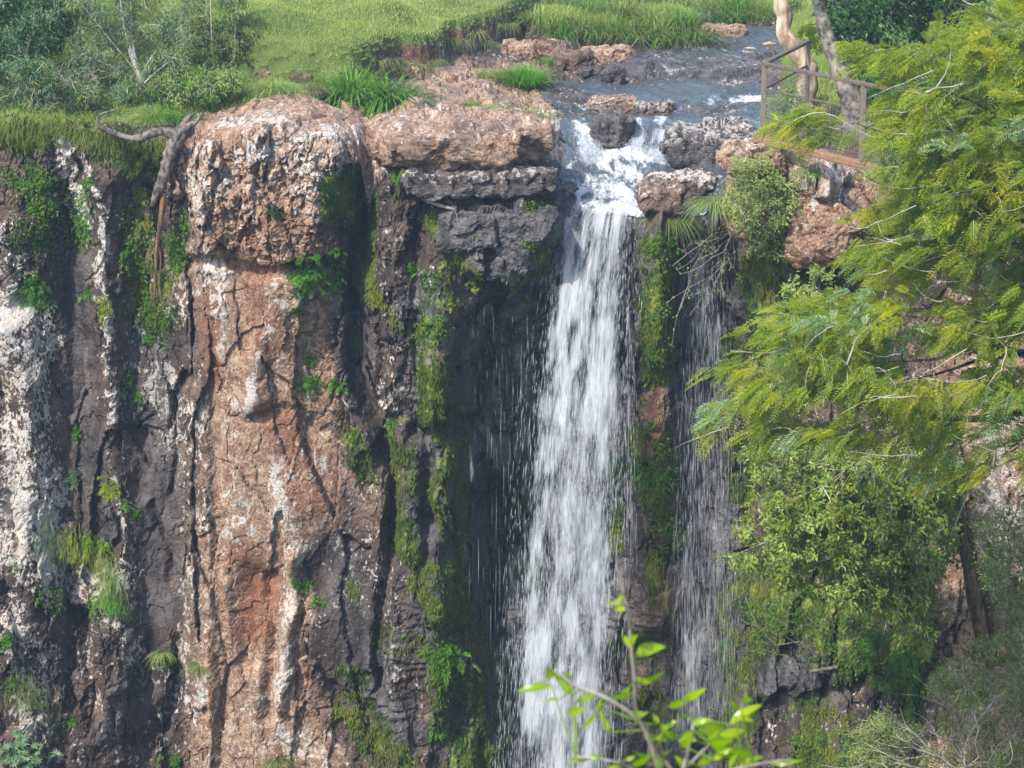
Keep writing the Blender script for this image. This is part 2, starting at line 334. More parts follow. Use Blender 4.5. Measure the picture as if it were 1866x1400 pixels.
# --- sculpting strokes: (amp, width, points)
S = [(.16, 20, [(165, 270), (185, 380), (190, 480), (205, 580), (188, 650), (205, 760), (198, 850), (215, 950), (232, 1050), (230, 1250)]),
 (-.22, 26, [(140, 300), (130, 480), (150, 700), (165, 850)]), (-.25, 24, [(240, 330), (235, 500), (240, 700), (245, 900)]),
 (-.5, 20, [(676, 230), (668, 320), (655, 420), (640, 530), (645, 640), (662, 710), (690, 780), (712, 860), (716, 1000)]),
 (-.5, 34, [(650, 330), (665, 400), (668, 480)]), (-.45, 34, [(605, 335), (615, 400)]), (-.3, 30, [(640, 440), (655, 520)]),
 (-.22, 16, [(350, 470), (372, 620), (388, 760), (395, 950), (402, 1150), (405, 1400)]),
 (.30, 70, [(380, 330), (470, 300), (590, 290)]), (.28, 75, [(400, 420), (500, 410), (580, 430)]), (.05, 60, [(740, 300), (800, 310)]),
 (-.3, 18, [(345, 478), (410, 480), (470, 500), (540, 490), (600, 480)]),
 (.2, 40, [(410, 560), (440, 600), (460, 720)]), (-.16, 14, [(465, 760), (520, 745), (580, 790)]), (.2, 34, [(470, 620), (458, 730)]),
 (.18, 60, [(560, 880), (540, 980)]), (-.35, 45, [(470, 1060), (450, 1110), (455, 1190)]), (.32, 18, [(540, 1010), (535, 1090), (520, 1180), (515, 1280)]),
 (-.28, 18, [(495, 1060), (498, 1180), (490, 1300)]), (.2, 60, [(590, 920), (640, 1000), (660, 1120)]), (.22, 60, [(560, 1130), (620, 1200), (690, 1260)]),
 (-.25, 12, [(600, 1250), (660, 1300), (700, 1390)]), (-.3, 14, [(690, 1100), (715, 1000), (730, 860)]), (-.28, 12, [(690, 1110), (680, 1180), (690, 1260)]),
 (-.2, 14, [(765, 430), (760, 560), (762, 640), (770, 760)]), (.35, 55, [(800, 580), (810, 640), (800, 720)]), (-.45, 26, [(760, 790), (810, 778), (860, 768)]),
 (.22, 36, [(740, 800), (745, 900), (735, 980)]), (-.25, 14, [(782, 800), (782, 900), (776, 1010)]), (.3, 40, [(815, 850), (820, 940)]), (.45, 50, [(790, 1040), (770, 1000), (810, 1090)]),
 (.3, 44, [(720, 520), (710, 620), (715, 700)]), (-.18, 12, [(690, 620), (700, 720)]), (.5, 75, [(880, 420), (930, 470), (980, 430)]), (.25, 40, [(870, 480), (930, 520)]), (-.3, 16, [(860, 500), (910, 520), (980, 540)]),
 (-.5, 40, [(900, 900), (890, 1000), (880, 1150)]), (.5, 60, [(880, 1230), (900, 1330), (870, 1400)]), (.35, 60, [(960, 1150), (930, 1060)]),
 (.6, 36, [(1195, 410), (1195, 520), (1200, 640)]), (-.3, 20, [(1200, 710), (1180, 720)]), (.3, 50, [(1190, 780), (1200, 900), (1225, 960)]), (.5, 55, [(1170, 1080), (1200, 1110), (1150, 1130)]),
 (.5, 34, [(1360, 330), (1440, 320), (1500, 330)]), (.6, 60, [(1480, 400), (1520, 420), (1550, 400)]), (-.6, 30, [(1480, 480), (1540, 495)]), (-.5, 30, [(1335, 400), (1345, 520)]),
 (.3, 45, [(1380, 1240), (1470, 1225), (1560, 1200)]), (-.15, 20, [(1400, 1290), (1480, 1260), (1560, 1250)]), (.4, 70, [(1430, 1120), (1520, 1150)]), (-.35, 26, [(1430, 1290), (1440, 1400)]),
 (.35, 45, [(20, 620), (60, 760), (90, 900)]), (.35, 60, [(80, 1000), (150, 1080), (200, 1100)]), (-.35, 26, [(80, 1120), (140, 1130), (200, 1120)]), (-.2, 10, [(10, 900), (40, 1000), (60, 1020)]),
 (.3, 26, [(175, 1150), (195, 1250), (185, 1340)]), (-.22, 10, [(150, 1140), (170, 1260), (175, 1340)]), (.2, 20, [(270, 1330), (285, 1270)]), (.18, 26, [(245, 1290), (250, 1330)]), (-.3, 12, [(322, 1160), (320, 1260), (310, 1340)]),
 (-.2, 9, [(275, 920), (310, 1010), (312, 1060)]), (.16, 30, [(335, 720), (345, 900)]), (-.2, 8, [(318, 720), (322, 820), (310, 900)]), (.25, 40, [(70, 300), (90, 400)]), (.2, 30, [(25, 420), (30, 520)])]
disp = np.zeros(len(B)); face = ~istop
fi = np.where(V > 150)[0]
for amp, w, pts in S: disp[fi] += amp * (.62 if pts[0][0] < 640 and pts[0][1] > 260 else 1) * stroke(U[fi], V[fi], pts, w * 1.25, .95)
rough = np.zeros(len(B))
for w, pts in ((110, [(380, 340), (500, 330), (620, 360)]), (90, [(740, 300), (900, 270), (1000, 290)]), (60, [(420, 450), (560, 450), (700, 480), (720, 600)]), (70, [(90, 300), (60, 450)])):
    rough = np.maximum(rough, stroke(U, V, pts, w, .5))
Q = B * np.array([1, 1, .5])
f1, e1 = facets(Q * 1.15 + wob[:, None] * .25, 3, .7); f2, e2 = facets(B * np.array([1, 1, .7]) * 3.1 + wob[:, None] * .3, 13, .8)
cr = sstep(-.1, .5, fbm(B * 1.1, 3, 90)); crack = 1 - (1 - np.minimum(e1 / .05, 1)) * cr; crack2 = 1 - (1 - np.minimum(e2 / .09, 1)) * sstep(.0, .5, fbm(B * 1.7, 3, 95))
f0, e0 = facets(B * np.array([1.5, 1.5, .42]) + wob[:, None] * .12, 53, .9); f4, e4 = facets(B * np.array([4.6, 4.6, 2.4]) + wob2[:, None] * .15, 63, 1.1)
rk = f1 * .16 + f0 * .20 - (1 - crack) * .06 - (1 - np.minimum(e0 / .035, 1)) * .07 + f2 * .04 - (1 - crack2) * .02 + f4 * .022 + wob * .05 + fbm(B * np.array([2.6, 2.6, .35]), 4, 97, .55, True) * .02
f3, e3 = facets(B * 8.5 + wob2[:, None] * .3, 23, .9)
fine = fbm(B * 9, 4, 70, .6); pits = fbm(B * 6.5, 4, 75, .6, True)
rk += fine * .015 + rough * (pits * .03 + f3 * .05 + f4 * .05 + f2 * .06 - (1 - np.minimum(e2 / .06, 1)) * .04 + wob2 * .02) + f3 * .012
# top rock: flatter, bedded slabs
g1, h1 = facets(B * np.array([1.1, .7, 0]) + wob[:, None] * .3 + 7, 33, .5); g2, h2 = facets(B * np.array([3.2, 2.0, 0]) + 3, 43, .7)
rt = g1 * .10 - (1 - np.minimum(h1 / .06, 1)) * .07 + g2 * .04 - (1 - np.minimum(h2 / .08, 1)) * .02 + fine * .03 + wob * .07
zl = B[:, 2] / .21 + fbm(B * np.array([.7, .7, 2]), 3, 120) * 1.1; fz = zl - np.floor(zl); terr = (sstep(.0, .75, fz) ** 2 - fz) * .21
ledge2 = np.maximum.reduce([stroke(U, V, p_, w_, .6) for p_, w_ in (([(800, 560), (800, 800), (790, 1100)], 80), ([(930, 400), (930, 520)], 80), ([(740, 1180), (680, 1330)], 70), ([(870, 1230), (900, 1400)], 70), ([(1170, 1100), (960, 1120)], 60))])
ledge = np.maximum(stroke(U, V, [(720, 265), (860, 290), (1000, 310)], 130, .5), stroke(U, V, [(880, 380), (1010, 340)], 110, .5))
soft = wob * .035 + fine * .01
grass = np.clip(turf + right * .9, 0, 1)
rt = rt + terr * ledge * 1.1 - g1 * .06 * ledge
rt = rt * (1 - grass) + soft * grass
rt = rt * (1 - river * np.where(V > 205, .82, .15))
flat = np.zeros(len(B))
for w_, pts in ((120, [(430, 540), (450, 760), (480, 950), (460, 1200), (480, 1400)]), (90, [(560, 760), (600, 950), (620, 1150)]), (70, [(250, 850), (290, 1050), (320, 1250)]), (60, [(30, 620), (60, 860)]), (60, [(130, 560), (160, 800)])): flat = np.maximum(flat, stroke(U, V, pts, w_, .6))
rk = rk * (1 - .70 * flat) + flat * (f0 * .10 - (1 - np.minimum(e0 / .03, 1)) * .05 * cr + f2 * .012)
rk = rk + terr * (ledge * .8 + ledge2 * .4)
d = rk * (1 - TOPM) + rt * TOPM + disp * np.where(istop, .6, 1)
d = d * np.where(np.abs(B[:, 0]) > 30, .6, 1) * (1 - .85 * stroke(U, V, [(1045, 384), (1100, 378), (1165, 384)], 44, .5))
nrm = np.stack([np.zeros(len(B)), -np.cos(np.repeat(th, NX)), np.sin(np.repeat(th, NX))], -1)
P = B + nrm * d[:, None]
P[:, 2] += bank * .70
P[:, 0] += (fine * .03 + wob2 * .05) * (1 - TOPM)
# --- surface masks (stains, crusts and growth on the rock; painted sheen speckle on the riverbed)
A = {k: np.zeros(len(B)) for k in ROCK_ATTR}
A['warm'][:] = .40; A['lichen'][:] = .34
def paint(k, val, w, pts, soft=.7):
    s = stroke(U, V, pts, w, soft); A[k] += (val - A[k]) * s
PT = [('warm', .30, 230, [(120, 250), (150, 800), (200, 1400)]), ('warm', .95, 150, [(480, 260), (470, 450), (490, 700), (500, 900), (470, 1100), (470, 1400)]), ('warm', .8, 60, [(570, 640), (600, 860)]),
 ('warm', .12, 80, [(600, 1020), (650, 1120), (600, 1190)]), ('warm', .75, 60, [(540, 1340), (600, 1390)]), ('warm', .28, 120, [(740, 360), (720, 600), (700, 780)]), ('warm', .72, 120, [(400, 300), (520, 280), (620, 290)]), ('warm', .15, 60, [(640, 340), (650, 480), (640, 620)]), ('warm', .12, 90, [(790, 800), (780, 1000), (760, 1200)]), ('warm', .35, 60, [(690, 1200), (720, 1390)]),
 ('warm', .75, 80, [(450, 230), (600, 205), (760, 215), (950, 215)]), ('warm', .7, 80, [(800, 160), (950, 180)]), ('warm', .05, 130, [(900, 700), (900, 1300)]), ('warm', .6, 30, [(1190, 740), (1200, 850), (1230, 950)]), ('rust', 1, 34, [(1190, 740), (1200, 850), (1230, 950)]), ('rust', .9, 18, [(870, 800), (880, 880)]),
 ('warm', .9, 80, [(1480, 380), (1530, 440)]), ('rust', .8, 70, [(1500, 380), (1530, 440)]), ('warm', .75, 110, [(1400, 330), (1560, 320)]), ('warm', .8, 170, [(1850, 500), (1850, 900), (1800, 1400)]), ('warm', .25, 120, [(1450, 1100), (1500, 1400)]), ('warm', .9, 60, [(1700, 1270), (1690, 1400)]),
 ('rust', .9, 34, [(375, 560), (385, 700)]), ('rust', .8, 50, [(500, 760), (540, 820), (560, 900)]), ('rust', 1, 50, [(440, 1010), (470, 1060), (480, 1100), (455, 1150)]), ('rust', .6, 60, [(460, 480), (490, 620)]), ('rust', .5, 90, [(440, 420), (540, 440)]), ('rust', .8, 40, [(90, 1030), (110, 1060)]),
 ('lichen', .80, 85, [(20, 560), (40, 720), (60, 880), (70, 960)]), ('lichen', .75, 90, [(60, 1000), (120, 1070), (200, 1090)]), ('lichen', .62, 60, [(20, 1130), (60, 1200), (70, 1290)]), ('lichen', .68, 26, [(150, 1180), (175, 1280)]), ('lichen', .5, 40, [(120, 1150), (130, 1250)]), ('lichen', .5, 40, [(20, 420), (20, 520)]),
 ('lichen', .85, 24, [(110, 260), (135, 340), (150, 400)]), ('lichen', .62, 15, [(160, 280), (190, 380), (188, 480), (205, 580), (190, 660), (205, 760), (198, 850), (215, 950), (232, 1030), (232, 1150)]), ('lichen', .74, 44, [(300, 680), (315, 800)]), ('lichen', .6, 36, [(350, 760), (355, 860), (370, 960)]), ('lichen', .5, 60, [(330, 1040), (350, 1260)]), ('lichen', .55, 40, [(245, 1190), (270, 1230)]), ('lichen', .5, 30, [(390, 480), (330, 560)]),
 ('lichen', .55, 100, [(380, 330), (500, 300), (620, 330)]), ('lichen', .5, 50, [(440, 240), (540, 230), (640, 260)]), ('lichen', .5, 60, [(720, 290), (830, 270), (960, 280)]), ('lichen', .8, 30, [(800, 320), (900, 330), (1010, 325)]), ('lichen', .6, 50, [(1000, 220), (950, 230)]), ('lichen', .5, 80, [(680, 440), (700, 560), (690, 700)]),
 ('lichen', .95, 13, [(470, 640), (464, 690), (455, 740)]), ('lichen', .7, 28, [(390, 490), (405, 600), (420, 640)]), ('lichen', .55, 60, [(430, 880), (430, 960)]), ('lichen', .68, 36, [(505, 860), (520, 960), (530, 1010)]), ('lichen', 1., 15, [(552, 1000), (548, 1012)]), ('lichen', .66, 20, [(528, 1080), (520, 1180), (512, 1270)]), ('lichen', .5, 70, [(470, 1290), (560, 1390)]), ('lichen', .42, 80, [(560, 700), (580, 900)]), ('lichen', .38, 50, [(600, 1180), (590, 1130)]), ('lichen', .7, 30, [(640, 690), (640, 720)]),
 ('lichen', .7, 60, [(1380, 290), (1460, 300)]), ('lichen', .5, 60, [(1240, 340), (1300, 330)]), ('lichen', .55, 130, [(1850, 750), (1840, 1100)]), ('lichen', .6, 50, [(1560, 340), (1500, 350)]),
 ('lichen', .02, 36, [(150, 480), (140, 640), (165, 850), (190, 990)]), ('lichen', .05, 40, [(270, 850), (300, 1000), (290, 1150)]), ('lichen', .02, 150, [(930, 480), (920, 900), (900, 1350)]), ('lichen', 0, 150, [(1280, 450), (1280, 1350)]), ('lichen', .04, 60, [(780, 850), (790, 1150)]), ('lichen', .1, 40, [(450, 1080), (460, 1140)]),
 ('moss', .95, 55, [(-20, 240), (50, 245), (90, 225)]), ('moss', 1., 48, [(160, 235), (230, 275), (290, 290)]), ('moss', .55, 60, [(60, 330), (50, 430)]), ('moss', .6, 60, [(250, 400), (280, 520), (310, 470)]), ('moss', .6, 44, [(260, 560), (300, 590)]), ('moss', .4, 50, [(110, 380), (130, 420)]),
 ('moss', 1., 34, [(662, 350), (665, 480), (668, 530)]), ('moss', .95, 26, [(602, 335), (604, 395)]), ('moss', .6, 44, [(640, 330), (660, 420)]), ('wet', .6, 44, [(650, 330), (660, 420), (640, 540), (650, 700)]), ('lichen', .05, 40, [(650, 330), (655, 440), (640, 560), (655, 700)]), ('moss', .8, 12, [(640, 570), (650, 650)]), ('moss', .75, 34, [(800, 400), (830, 440), (810, 540)]), ('moss', .85, 40, [(985, 395), (975, 460), (960, 530)]), ('moss', .7, 44, [(770, 640), (800, 700), (810, 750)]), ('moss', .6, 20, [(690, 540), (760, 620)]),
 ('moss', .7, 34, [(640, 790), (665, 860), (680, 900)]), ('moss', .7, 26, [(735, 770), (745, 880), (725, 1000)]), ('moss', .6, 40, [(800, 900), (830, 980)]), ('moss', .72, 44, [(760, 1060), (810, 1100), (830, 1150)]), ('moss', .5, 18, [(640, 1050), (650, 1110)]), ('moss', .65, 22, [(625, 1220), (655, 1240)]), ('moss', .65, 44, [(640, 1290), (690, 1340)]), ('moss', .85, 60, [(820, 1230), (850, 1330), (880, 1400)]), ('moss', .5, 40, [(690, 1160), (760, 1170)]),
 ('moss', 1., 40, [(1190, 440), (1200, 560), (1200, 680)]), ('moss', .9, 50, [(1380, 470), (1385, 560), (1400, 620)]), ('moss', .85, 18, [(1120, 930), (1122, 1000)]), ('moss', .7, 20, [(1180, 880), (1230, 960)]), ('moss', .8, 90, [(1380, 1120), (1480, 1140), (1560, 1170)]), ('moss', .8, 70, [(1500, 1310), (1480, 1400)]), ('moss', .8, 34, [(1660, 1180), (1660, 1320)]), ('moss', .5, 70, [(1420, 380), (1340, 350)]), ('moss', .7, 50, [(1400, 1040), (1340, 1100)]), ('moss', .5, 40, [(940, 930), (960, 1100)]), ('moss', .4, 60, [(1290, 400), (1350, 420)]),
 ('moss', .72, 56, [(790, 590), (805, 760)]), ('moss', .66, 50, [(815, 800), (830, 960)]), ('moss', .7, 36, [(725, 800), (740, 1000)]), ('moss', .75, 60, [(800, 1030), (840, 1170)]), ('moss', .8, 80, [(860, 1240), (880, 1400)]), ('moss', .6, 60, [(640, 1300), (720, 1390)]), ('wet', .55, 60, [(760, 560), (790, 800), (770, 1000)]), ('moss', .3, 70, [(1050, 200), (860, 210)]), ('moss', .5, 30, [(1000, 340), (960, 350)]), ('moss', .4, 25, [(720, 330), (710, 360)]),
 ('wet', .9, 130, [(940, 470), (920, 700), (910, 950), (900, 1350)]), ('wet', .95, 160, [(1080, 430), (1060, 900), (1040, 1400)]), ('wet', .95, 100, [(1290, 420), (1290, 800), (1270, 1400)]), ('wet', .7, 75, [(860, 390), (960, 375), (1040, 345)]), ('warm', .1, 80, [(870, 390), (960, 375), (1030, 300)]), ('lichen', .3, 60, [(880, 400), (960, 390), (1020, 300)]), ('wet', .9, 60, [(1130, 300), (1250, 300), (1120, 360)]), ('wet', .75, 50, [(880, 450), (940, 460)]), ('wet', .6, 60, [(790, 850), (800, 1000), (780, 1120)]), ('wet', .55, 60, [(700, 1180), (660, 1250), (740, 1330)]), ('wet', .8, 90, [(1400, 1230), (1480, 1230)]), ('warm', .15, 160, [(1450, 1080), (1480, 1400), (1600, 1300)]), ('moss', .75, 60, [(1340, 1080), (1350, 1200), (1340, 1400)]), ('moss', .8, 110, [(1420, 1100), (1600, 1180)]), ('moss', .75, 90, [(1480, 1330), (1600, 1380)]), ('moss', .6, 40, [(1160, 780), (1170, 900)]), ('moss', .6, 40, [(1330, 620), (1350, 900)]), ('moss', .7, 30, [(1190, 1020), (1200, 1100)]), ('moss', .55, 60, [(1140, 1150), (1200, 1300)]), ('moss', .45, 50, [(900, 1200), (930, 1350)]), ('moss', .35, 60, [(890, 430), (960, 500)]), ('wet', .6, 40, [(1030, 230), (1000, 300)]), ('wet', .45, 34, [(150, 480), (140, 640), (170, 850), (200, 980)]), ('wet', .4, 60, [(270, 600), (290, 850), (300, 1100)]), ('wet', .4, 50, [(250, 1250), (200, 1330)]), ('wet', .7, 60, [(1400, 620), (1420, 900)]), ('wet', .35, 50, [(620, 1000), (640, 1160)])]
for q in PT: paint(*q)
A['wet'] = np.maximum(A['wet'], river * np.where(V > 215, .75, .3))
A['wet'] = np.maximum(A['wet'], stroke(U, V, [(1180, 110), (1330, 130), (1370, 100)], 70) * .45)
A['lichen'] = A['lichen'] * (1 - river) + river * .42; A['warm'] *= 1 - .5 * river  # pale speckle in the lichen mask paints sky sheen onto the riverbed
A['lichen'] = np.clip(A['lichen'] * (1.0 + .7 * fbm(B * np.array([1.5, 1.5, 1.1]), 4, 130)), 0, 1)
A['moss'] = np.clip(A['moss'] * (.95 + .7 * fbm(B * 2.2, 3, 135)), 0, 1)
A['turf'] = turf * (1 - .0 * bank)
dry = stroke(U, V, [(690, 140), (800, 122), (815, 100), (900, 80), (950, 58)], 16, .5); A['turf'] = np.clip(A['turf'] - dry * sstep(.95, .5, bank), 0, 1)
A['turf'] = np.maximum(A['turf'], right * stroke(U, V, [(1500, 0), (1700, 60), (2200, 100)], 260) * .8)
idx = np.arange(NR * NX).reshape(NR, NX)
quads = np.stack([idx[:-1, :-1], idx[:-1, 1:], idx[1:, 1:], idx[1:, :-1]], -1).reshape(-1, 4)
qt = istop[quads[:, 0]]
qg = qt & ((turf + right)[quads].mean(1) > .5); qr = qt & ~qg & (river[quads].mean(1) > .5)
def sub_sheet(name, q, mat, names, label, cat):
    used, inv = np.unique(q.ravel(), return_inverse=True)
    o = new_mesh(name, P[used], inv.reshape(-1, 4), mat, {n: A[n][used] for n in names}, name == 'meadow')
    return tag(o, label, cat, None, 'structure')
sub_sheet('rock_cliff', quads[~qg & ~qr], M['rock'], ROCK_ATTR, 'rugged red-brown and grey cliff streaked with lichen and moss, with its bare rock rim', 'cliff')
sub_sheet('riverbed', quads[qr], M['rock'], ROCK_ATTR, 'dark wet bedrock under the shallow stream above the waterfall', 'riverbed')
sub_sheet('meadow', quads[qg], M['soil'], ('turf',), 'grassy ground and bare soil of the plateau above the cliff', 'ground')
PG = P.reshape(NR, NX, 3)
def ground(x, y):
    """height of the built top surface at x, y (nearest grid vertex)"""
    i = np.clip(np.searchsorted(xs, x), 0, NX - 1); row = PG[NF + NA:, i]
    return float(np.interp(y, row[:, 1], row[:, 2]))
def on_top(px, py):
    """point of the plateau that shows at this pixel"""
    x = (px - 933) / 108.; p = None
    for it in range(4):
        i = int(np.clip(np.searchsorted(xs, x), 0, NX - 1)); row = PG[NF + NA - 6:, i]; uu, vv = proj(row)
        j = len(vv) - 1 - int(np.argmax(vv[::-1] >= py)) if (vv >= py).any() else 0
        p = row[j]; x += (px - uu[j]) * (row[j][1] + 42) / F
    return np.array([x, p[1], p[2]])
FG = P.reshape(NR, NX, 3)[:NF + NA]; FU, FV = proj(FG)
def on_face(px, py):
    d2 = (FU - px) ** 2 + (FV - py) ** 2; near = d2 < max(9., d2.min() * 1.1)
    ys = np.where(near, FG[..., 1], 99); return FG.reshape(-1, 3)[int(ys.argmin())].copy()
# ------------------------------------------------------------------ growing things: shared builders
def unit(a): return a / (np.linalg.norm(a, axis=-1, keepdims=True) + 1e-9)
def tubes(polys, sides=5):
    Vs = []; Fs = []; off = 0
    an = np.linspace(0, 2 * math.pi, sides, endpoint=False); ca, sa = np.cos(an), np.sin(an)
    for pts, rad in polys:
        pts = np.asarray(pts, float); rad = np.broadcast_to(np.asarray(rad, float), (len(pts),))
        tg = unit(np.gradient(pts, axis=0)); ref = np.array([.3, 1, .2]) if abs(unit(pts[-1] - pts[0])[1]) < .8 else np.array([1., .2, .3])
        a = unit(np.cross(tg, ref)); b = np.cross(tg, a)
        V = pts[:, None] + rad[:, None, None] * (a[:, None] * ca[None, :, None] + b[:, None] * sa[None, :, None])
        n = len(pts); i = np.arange(n - 1)[:, None] * sides + np.arange(sides)[None]; j = np.arange(n - 1)[:, None] * sides + (np.arange(sides)[None] + 1) % sides
        Vs.append(V.reshape(-1, 3)); Fs.append(np.stack([i, j, j + sides, i + sides], -1).reshape(-1, 4) + off); off += n * sides
    return np.vstack(Vs), np.vstack(Fs)
def curve(a, b, bend=.15, n=6, droop=0., jit=.0):
    a = np.asarray(a, float); b = np.asarray(b, float); L = np.linalg.norm(b - a); t = np.linspace(0, 1, n)[:, None]
    off = rng.normal(size=3) * bend * L; off[2] -= droop * L
    p = a + (b - a) * t + off * (t * (1 - t) * 4) * .5
    if jit: p[1:-1] += rng.normal(size=(n - 2, 3)) * jit * L
    return p
def smooth_poly(pts, k=4):
    """Catmull-Rom through the given points (any width)"""
    p = np.asarray(pts, float); q = np.vstack([2 * p[0] - p[1], p, 2 * p[-1] - p[-2]]); out = []
    for i in range(1, len(q) - 2):
        for t in np.linspace(0, 1, k, endpoint=False):
            out.append(.5 * (2 * q[i] + (q[i + 1] - q[i - 1]) * t + (2 * q[i - 1] - 5 * q[i] + 4 * q[i + 1] - q[i + 2]) * t * t + (3 * q[i] - q[i - 1] - 3 * q[i + 1] + q[i + 2]) * t ** 3))
    out.append(p[-1]); return np.array(out)
def pix_poly(pts, k=4, knob=.0):
    """limb given by (px, py, Y, radius) corners"""
    a = np.array(pts, float); w = np.column_stack([atY(a[:, 0], a[:, 1], a[:, 2]), a[:, 3]]); s = smooth_poly(w, k)
    r = s[:, 3] * (1 + knob * (.6 * fbm(s[:, :3] * 7, 2, 5) + .7 * fbm(s[:, :3] * 19, 2, 6))); return s[:, :3], np.maximum(r, .003)
def leaves(pos, d, nrm, L, W, rnd, fold=.25):
    """one folded lozenge per leaf"""
    d = unit(d); s = unit(np.cross(d, nrm)); n = np.cross(s, d); L = np.asarray(L)[..., None]; W = np.asarray(W)[..., None]
    m = pos + d * L * .42 + n * W * fold
    V = np.stack([pos, m + s * W * .5 , pos + d * L - n * W * .3, m - s * W * .5], 1); k = len(pos)
    return V.reshape(-1, 3), np.arange(k * 4).reshape(-1, 4), np.repeat(rnd, 4)
def fronds(start, d, up, L, pairs, ll, lw, droop=.35, ang=1.05, taper=True):
    """feather leaves: arrays of starts, directions and lengths -> leaflets"""
    n = len(start); t = np.linspace(.12, 1, pairs)[None, :, None]
    d = unit(d); s = unit(np.cross(d, up)); nn = np.cross(s, d)
    c = start[:, None] + d[:, None] * L[:, None, None] * t; c[..., 2] -= droop * L[:, None] * (t[..., 0] ** 2)
    tang = unit(d[:, None] * np.ones_like(t) + np.array([0, 0, -1.]) * droop * 1.7 * t)
    sz = (np.sin(np.clip(t[..., 0] * 2.6 + .35, 0, math.pi)) * .55 + .45) if taper else np.ones_like(t[..., 0])
    out = []
    for sg in (1, -1):
        ld = unit(tang * math.cos(ang) + sg * s[:, None] * math.sin(ang) + nn[:, None] * .12 + rng.normal(size=c.shape) * .10)
        q = n * pairs
        out.append((c.reshape(-1, 3), ld.reshape(-1, 3), np.repeat(nn, pairs, 0) + rng.normal(size=(q, 3)) * .25, (np.broadcast_to(sz, (n, pairs)) * ll * rng.uniform(.8, 1.15, (n, pairs))).ravel(), np.full(q, lw)))
    return [np.concatenate([a, b]) for a, b in zip(*out)], c
def put_leaves(name, arr, mat, parent=None, loc=None, rnd=None, fold=.25):
    if rnd is None: rnd = rng.random(len(arr[0]))
    V, Fq, r = leaves(*arr, rnd, fold)
    return new_mesh(name, V, Fq, mat, {'rnd': r}, False, parent, loc)
def sample_poly(poly, n, clump=None, seed=0):
    poly = np.array(poly, float); lo, hi = poly.min(0), poly.max(0); out = np.zeros((0, 2))
    while len(out) < n:
        p = rng.uniform(lo, hi, (n * 3, 2)); k = inpoly(p[:, 0], p[:, 1], poly, .01) > .5
        if clump: k &= rng.random(len(p)) < np.clip(.55 + clump[1] * vnoise(np.column_stack([p / clump[0], np.full(len(p), seed + .5)]), seed), .04, 1)
        out = np.vstack([out, p[k]])
    return out[:n]
def ribbons(base, d, L, W, droop, seg=4):
    """grass blades: tapering ribbons that bend over"""
    n = len(base); t = np.linspace(0, 1, seg + 1)
    d = unit(d); hz = d * np.array([1, 1, 0]); s = unit(np.cross(d, np.array([0, 0, 1.])) + 1e-4)
    c = base[:, None] + d[:, None] * (L[:, None, None] * t[None, :, None]); c = c + (unit(hz) * np.minimum(np.linalg.norm(hz, axis=1, keepdims=True) * 2, 1))[:, None] * (L * droop)[:, None, None] * .5 * t[None, :, None] ** 2
    c[..., 2] -= (L * droop)[:, None] * t[None] ** 2.2
    w = W[:, None] * np.array([.8, 1, .85, .6, .06][:seg + 1] if seg == 4 else np.linspace(1, .06, seg + 1))[None]
    V = np.stack([c - s[:, None] * w[..., None] * .5, c + s[:, None] * w[..., None] * .5], 2).reshape(-1, 3)
    i = (np.arange(n)[:, None] * (seg + 1) + np.arange(seg)[None]) * 2
    return V, np.stack([i, i + 1, i + 3, i + 2], -1).reshape(-1, 4), (seg + 1) * 2
def rand_dirs(n, base, spread):
    return unit(np.asarray(base, float) + rng.normal(size=(n, 3)) * spread)

M['feather'] = leaf_material('feathery_leaves', (.10, .18, .006), (.30, .36, .014), .52, .45, (.38, .37, .012))
M['leaf_glint'] = leaf_material('glint_feather_leaves', (.10, .19, .07), (.27, .38, .17), .4, .4)  # bluish leaf glints painted as a colour of some fronds
M['pale'] = leaf_material('pale_leaves', (.12, .215, .03), (.40, .47, .12), .35, .4)
M['dark'] = leaf_material('dark_leaves', (.02, .075, .022), (.055, .15, .035), .3, .4)
M['blue'] = leaf_material('bluish_leaves', (.07, .15, .08), (.20, .31, .16), .3, .5)
M['olive'] = leaf_material('olive_leaves', (.085, .14, .028), (.24, .29, .075), .3, .5)
M['fern'] = leaf_material('fern_leaves', (.06, .20, .012), (.17, .38, .03), .4, .45)
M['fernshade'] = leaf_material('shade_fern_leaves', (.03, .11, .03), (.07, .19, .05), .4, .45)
M['cover'] = leaf_material('creeping_leaves', (.04, .12, .012), (.13, .25, .03), .4, .45)
M['yfern'] = leaf_material('yellow_green_leaves', (.18, .26, .015), (.36, .40, .03), .4, .45)
M['moss'] = leaf_material('hanging_moss', (.04, .085, .006), (.18, .205, .016), .3, .7)
M['grass'] = leaf_material('grass_blades', (.12, .21, .04), (.29, .36, .11), .35, .55)
M['lawn'] = leaf_material('short_grass', (.19, .28, .065), (.40, .45, .14), .35, .6)
M['reed'] = leaf_material('broad_grass_blades', (.06, .17, .025), (.17, .32, .045), .35, .4)
M['dry'] = leaf_material('dry_grass', (.16, .13, .07), (.34, .29, .19), .3, .7)
M['sprig'] = leaf_material('glossy_sprig_leaves', (.12, .27, .006), (.33, .42, .012), .5, .25)
M['bark_grey'] = bark_material('grey_bark', (.10, .085, .07), (.36, .33, .29))
M['bark_pale'] = bark_material('pale_twig_bark', (.25, .23, .20), (.50, .47, .42))
M['bark_dark'] = bark_material('dark_bark', (.035, .028, .022), (.13, .105, .085))
M['bark_brown'] = bark_material('brown_bark', (.09, .055, .03), (.27, .17, .095))
M['bark_cream'] = bark_material('cream_bark', (.20, .13, .08), (.58, .46, .33), 7, .14)
M['bark_mottled'] = bark_material('mottled_bark', (.05, .042, .036), (.27, .245, .22), 6, .9)
M['driftwood'] = bark_material('weathered_wood', (.05, .04, .036), (.22, .185, .16), 16, .6)
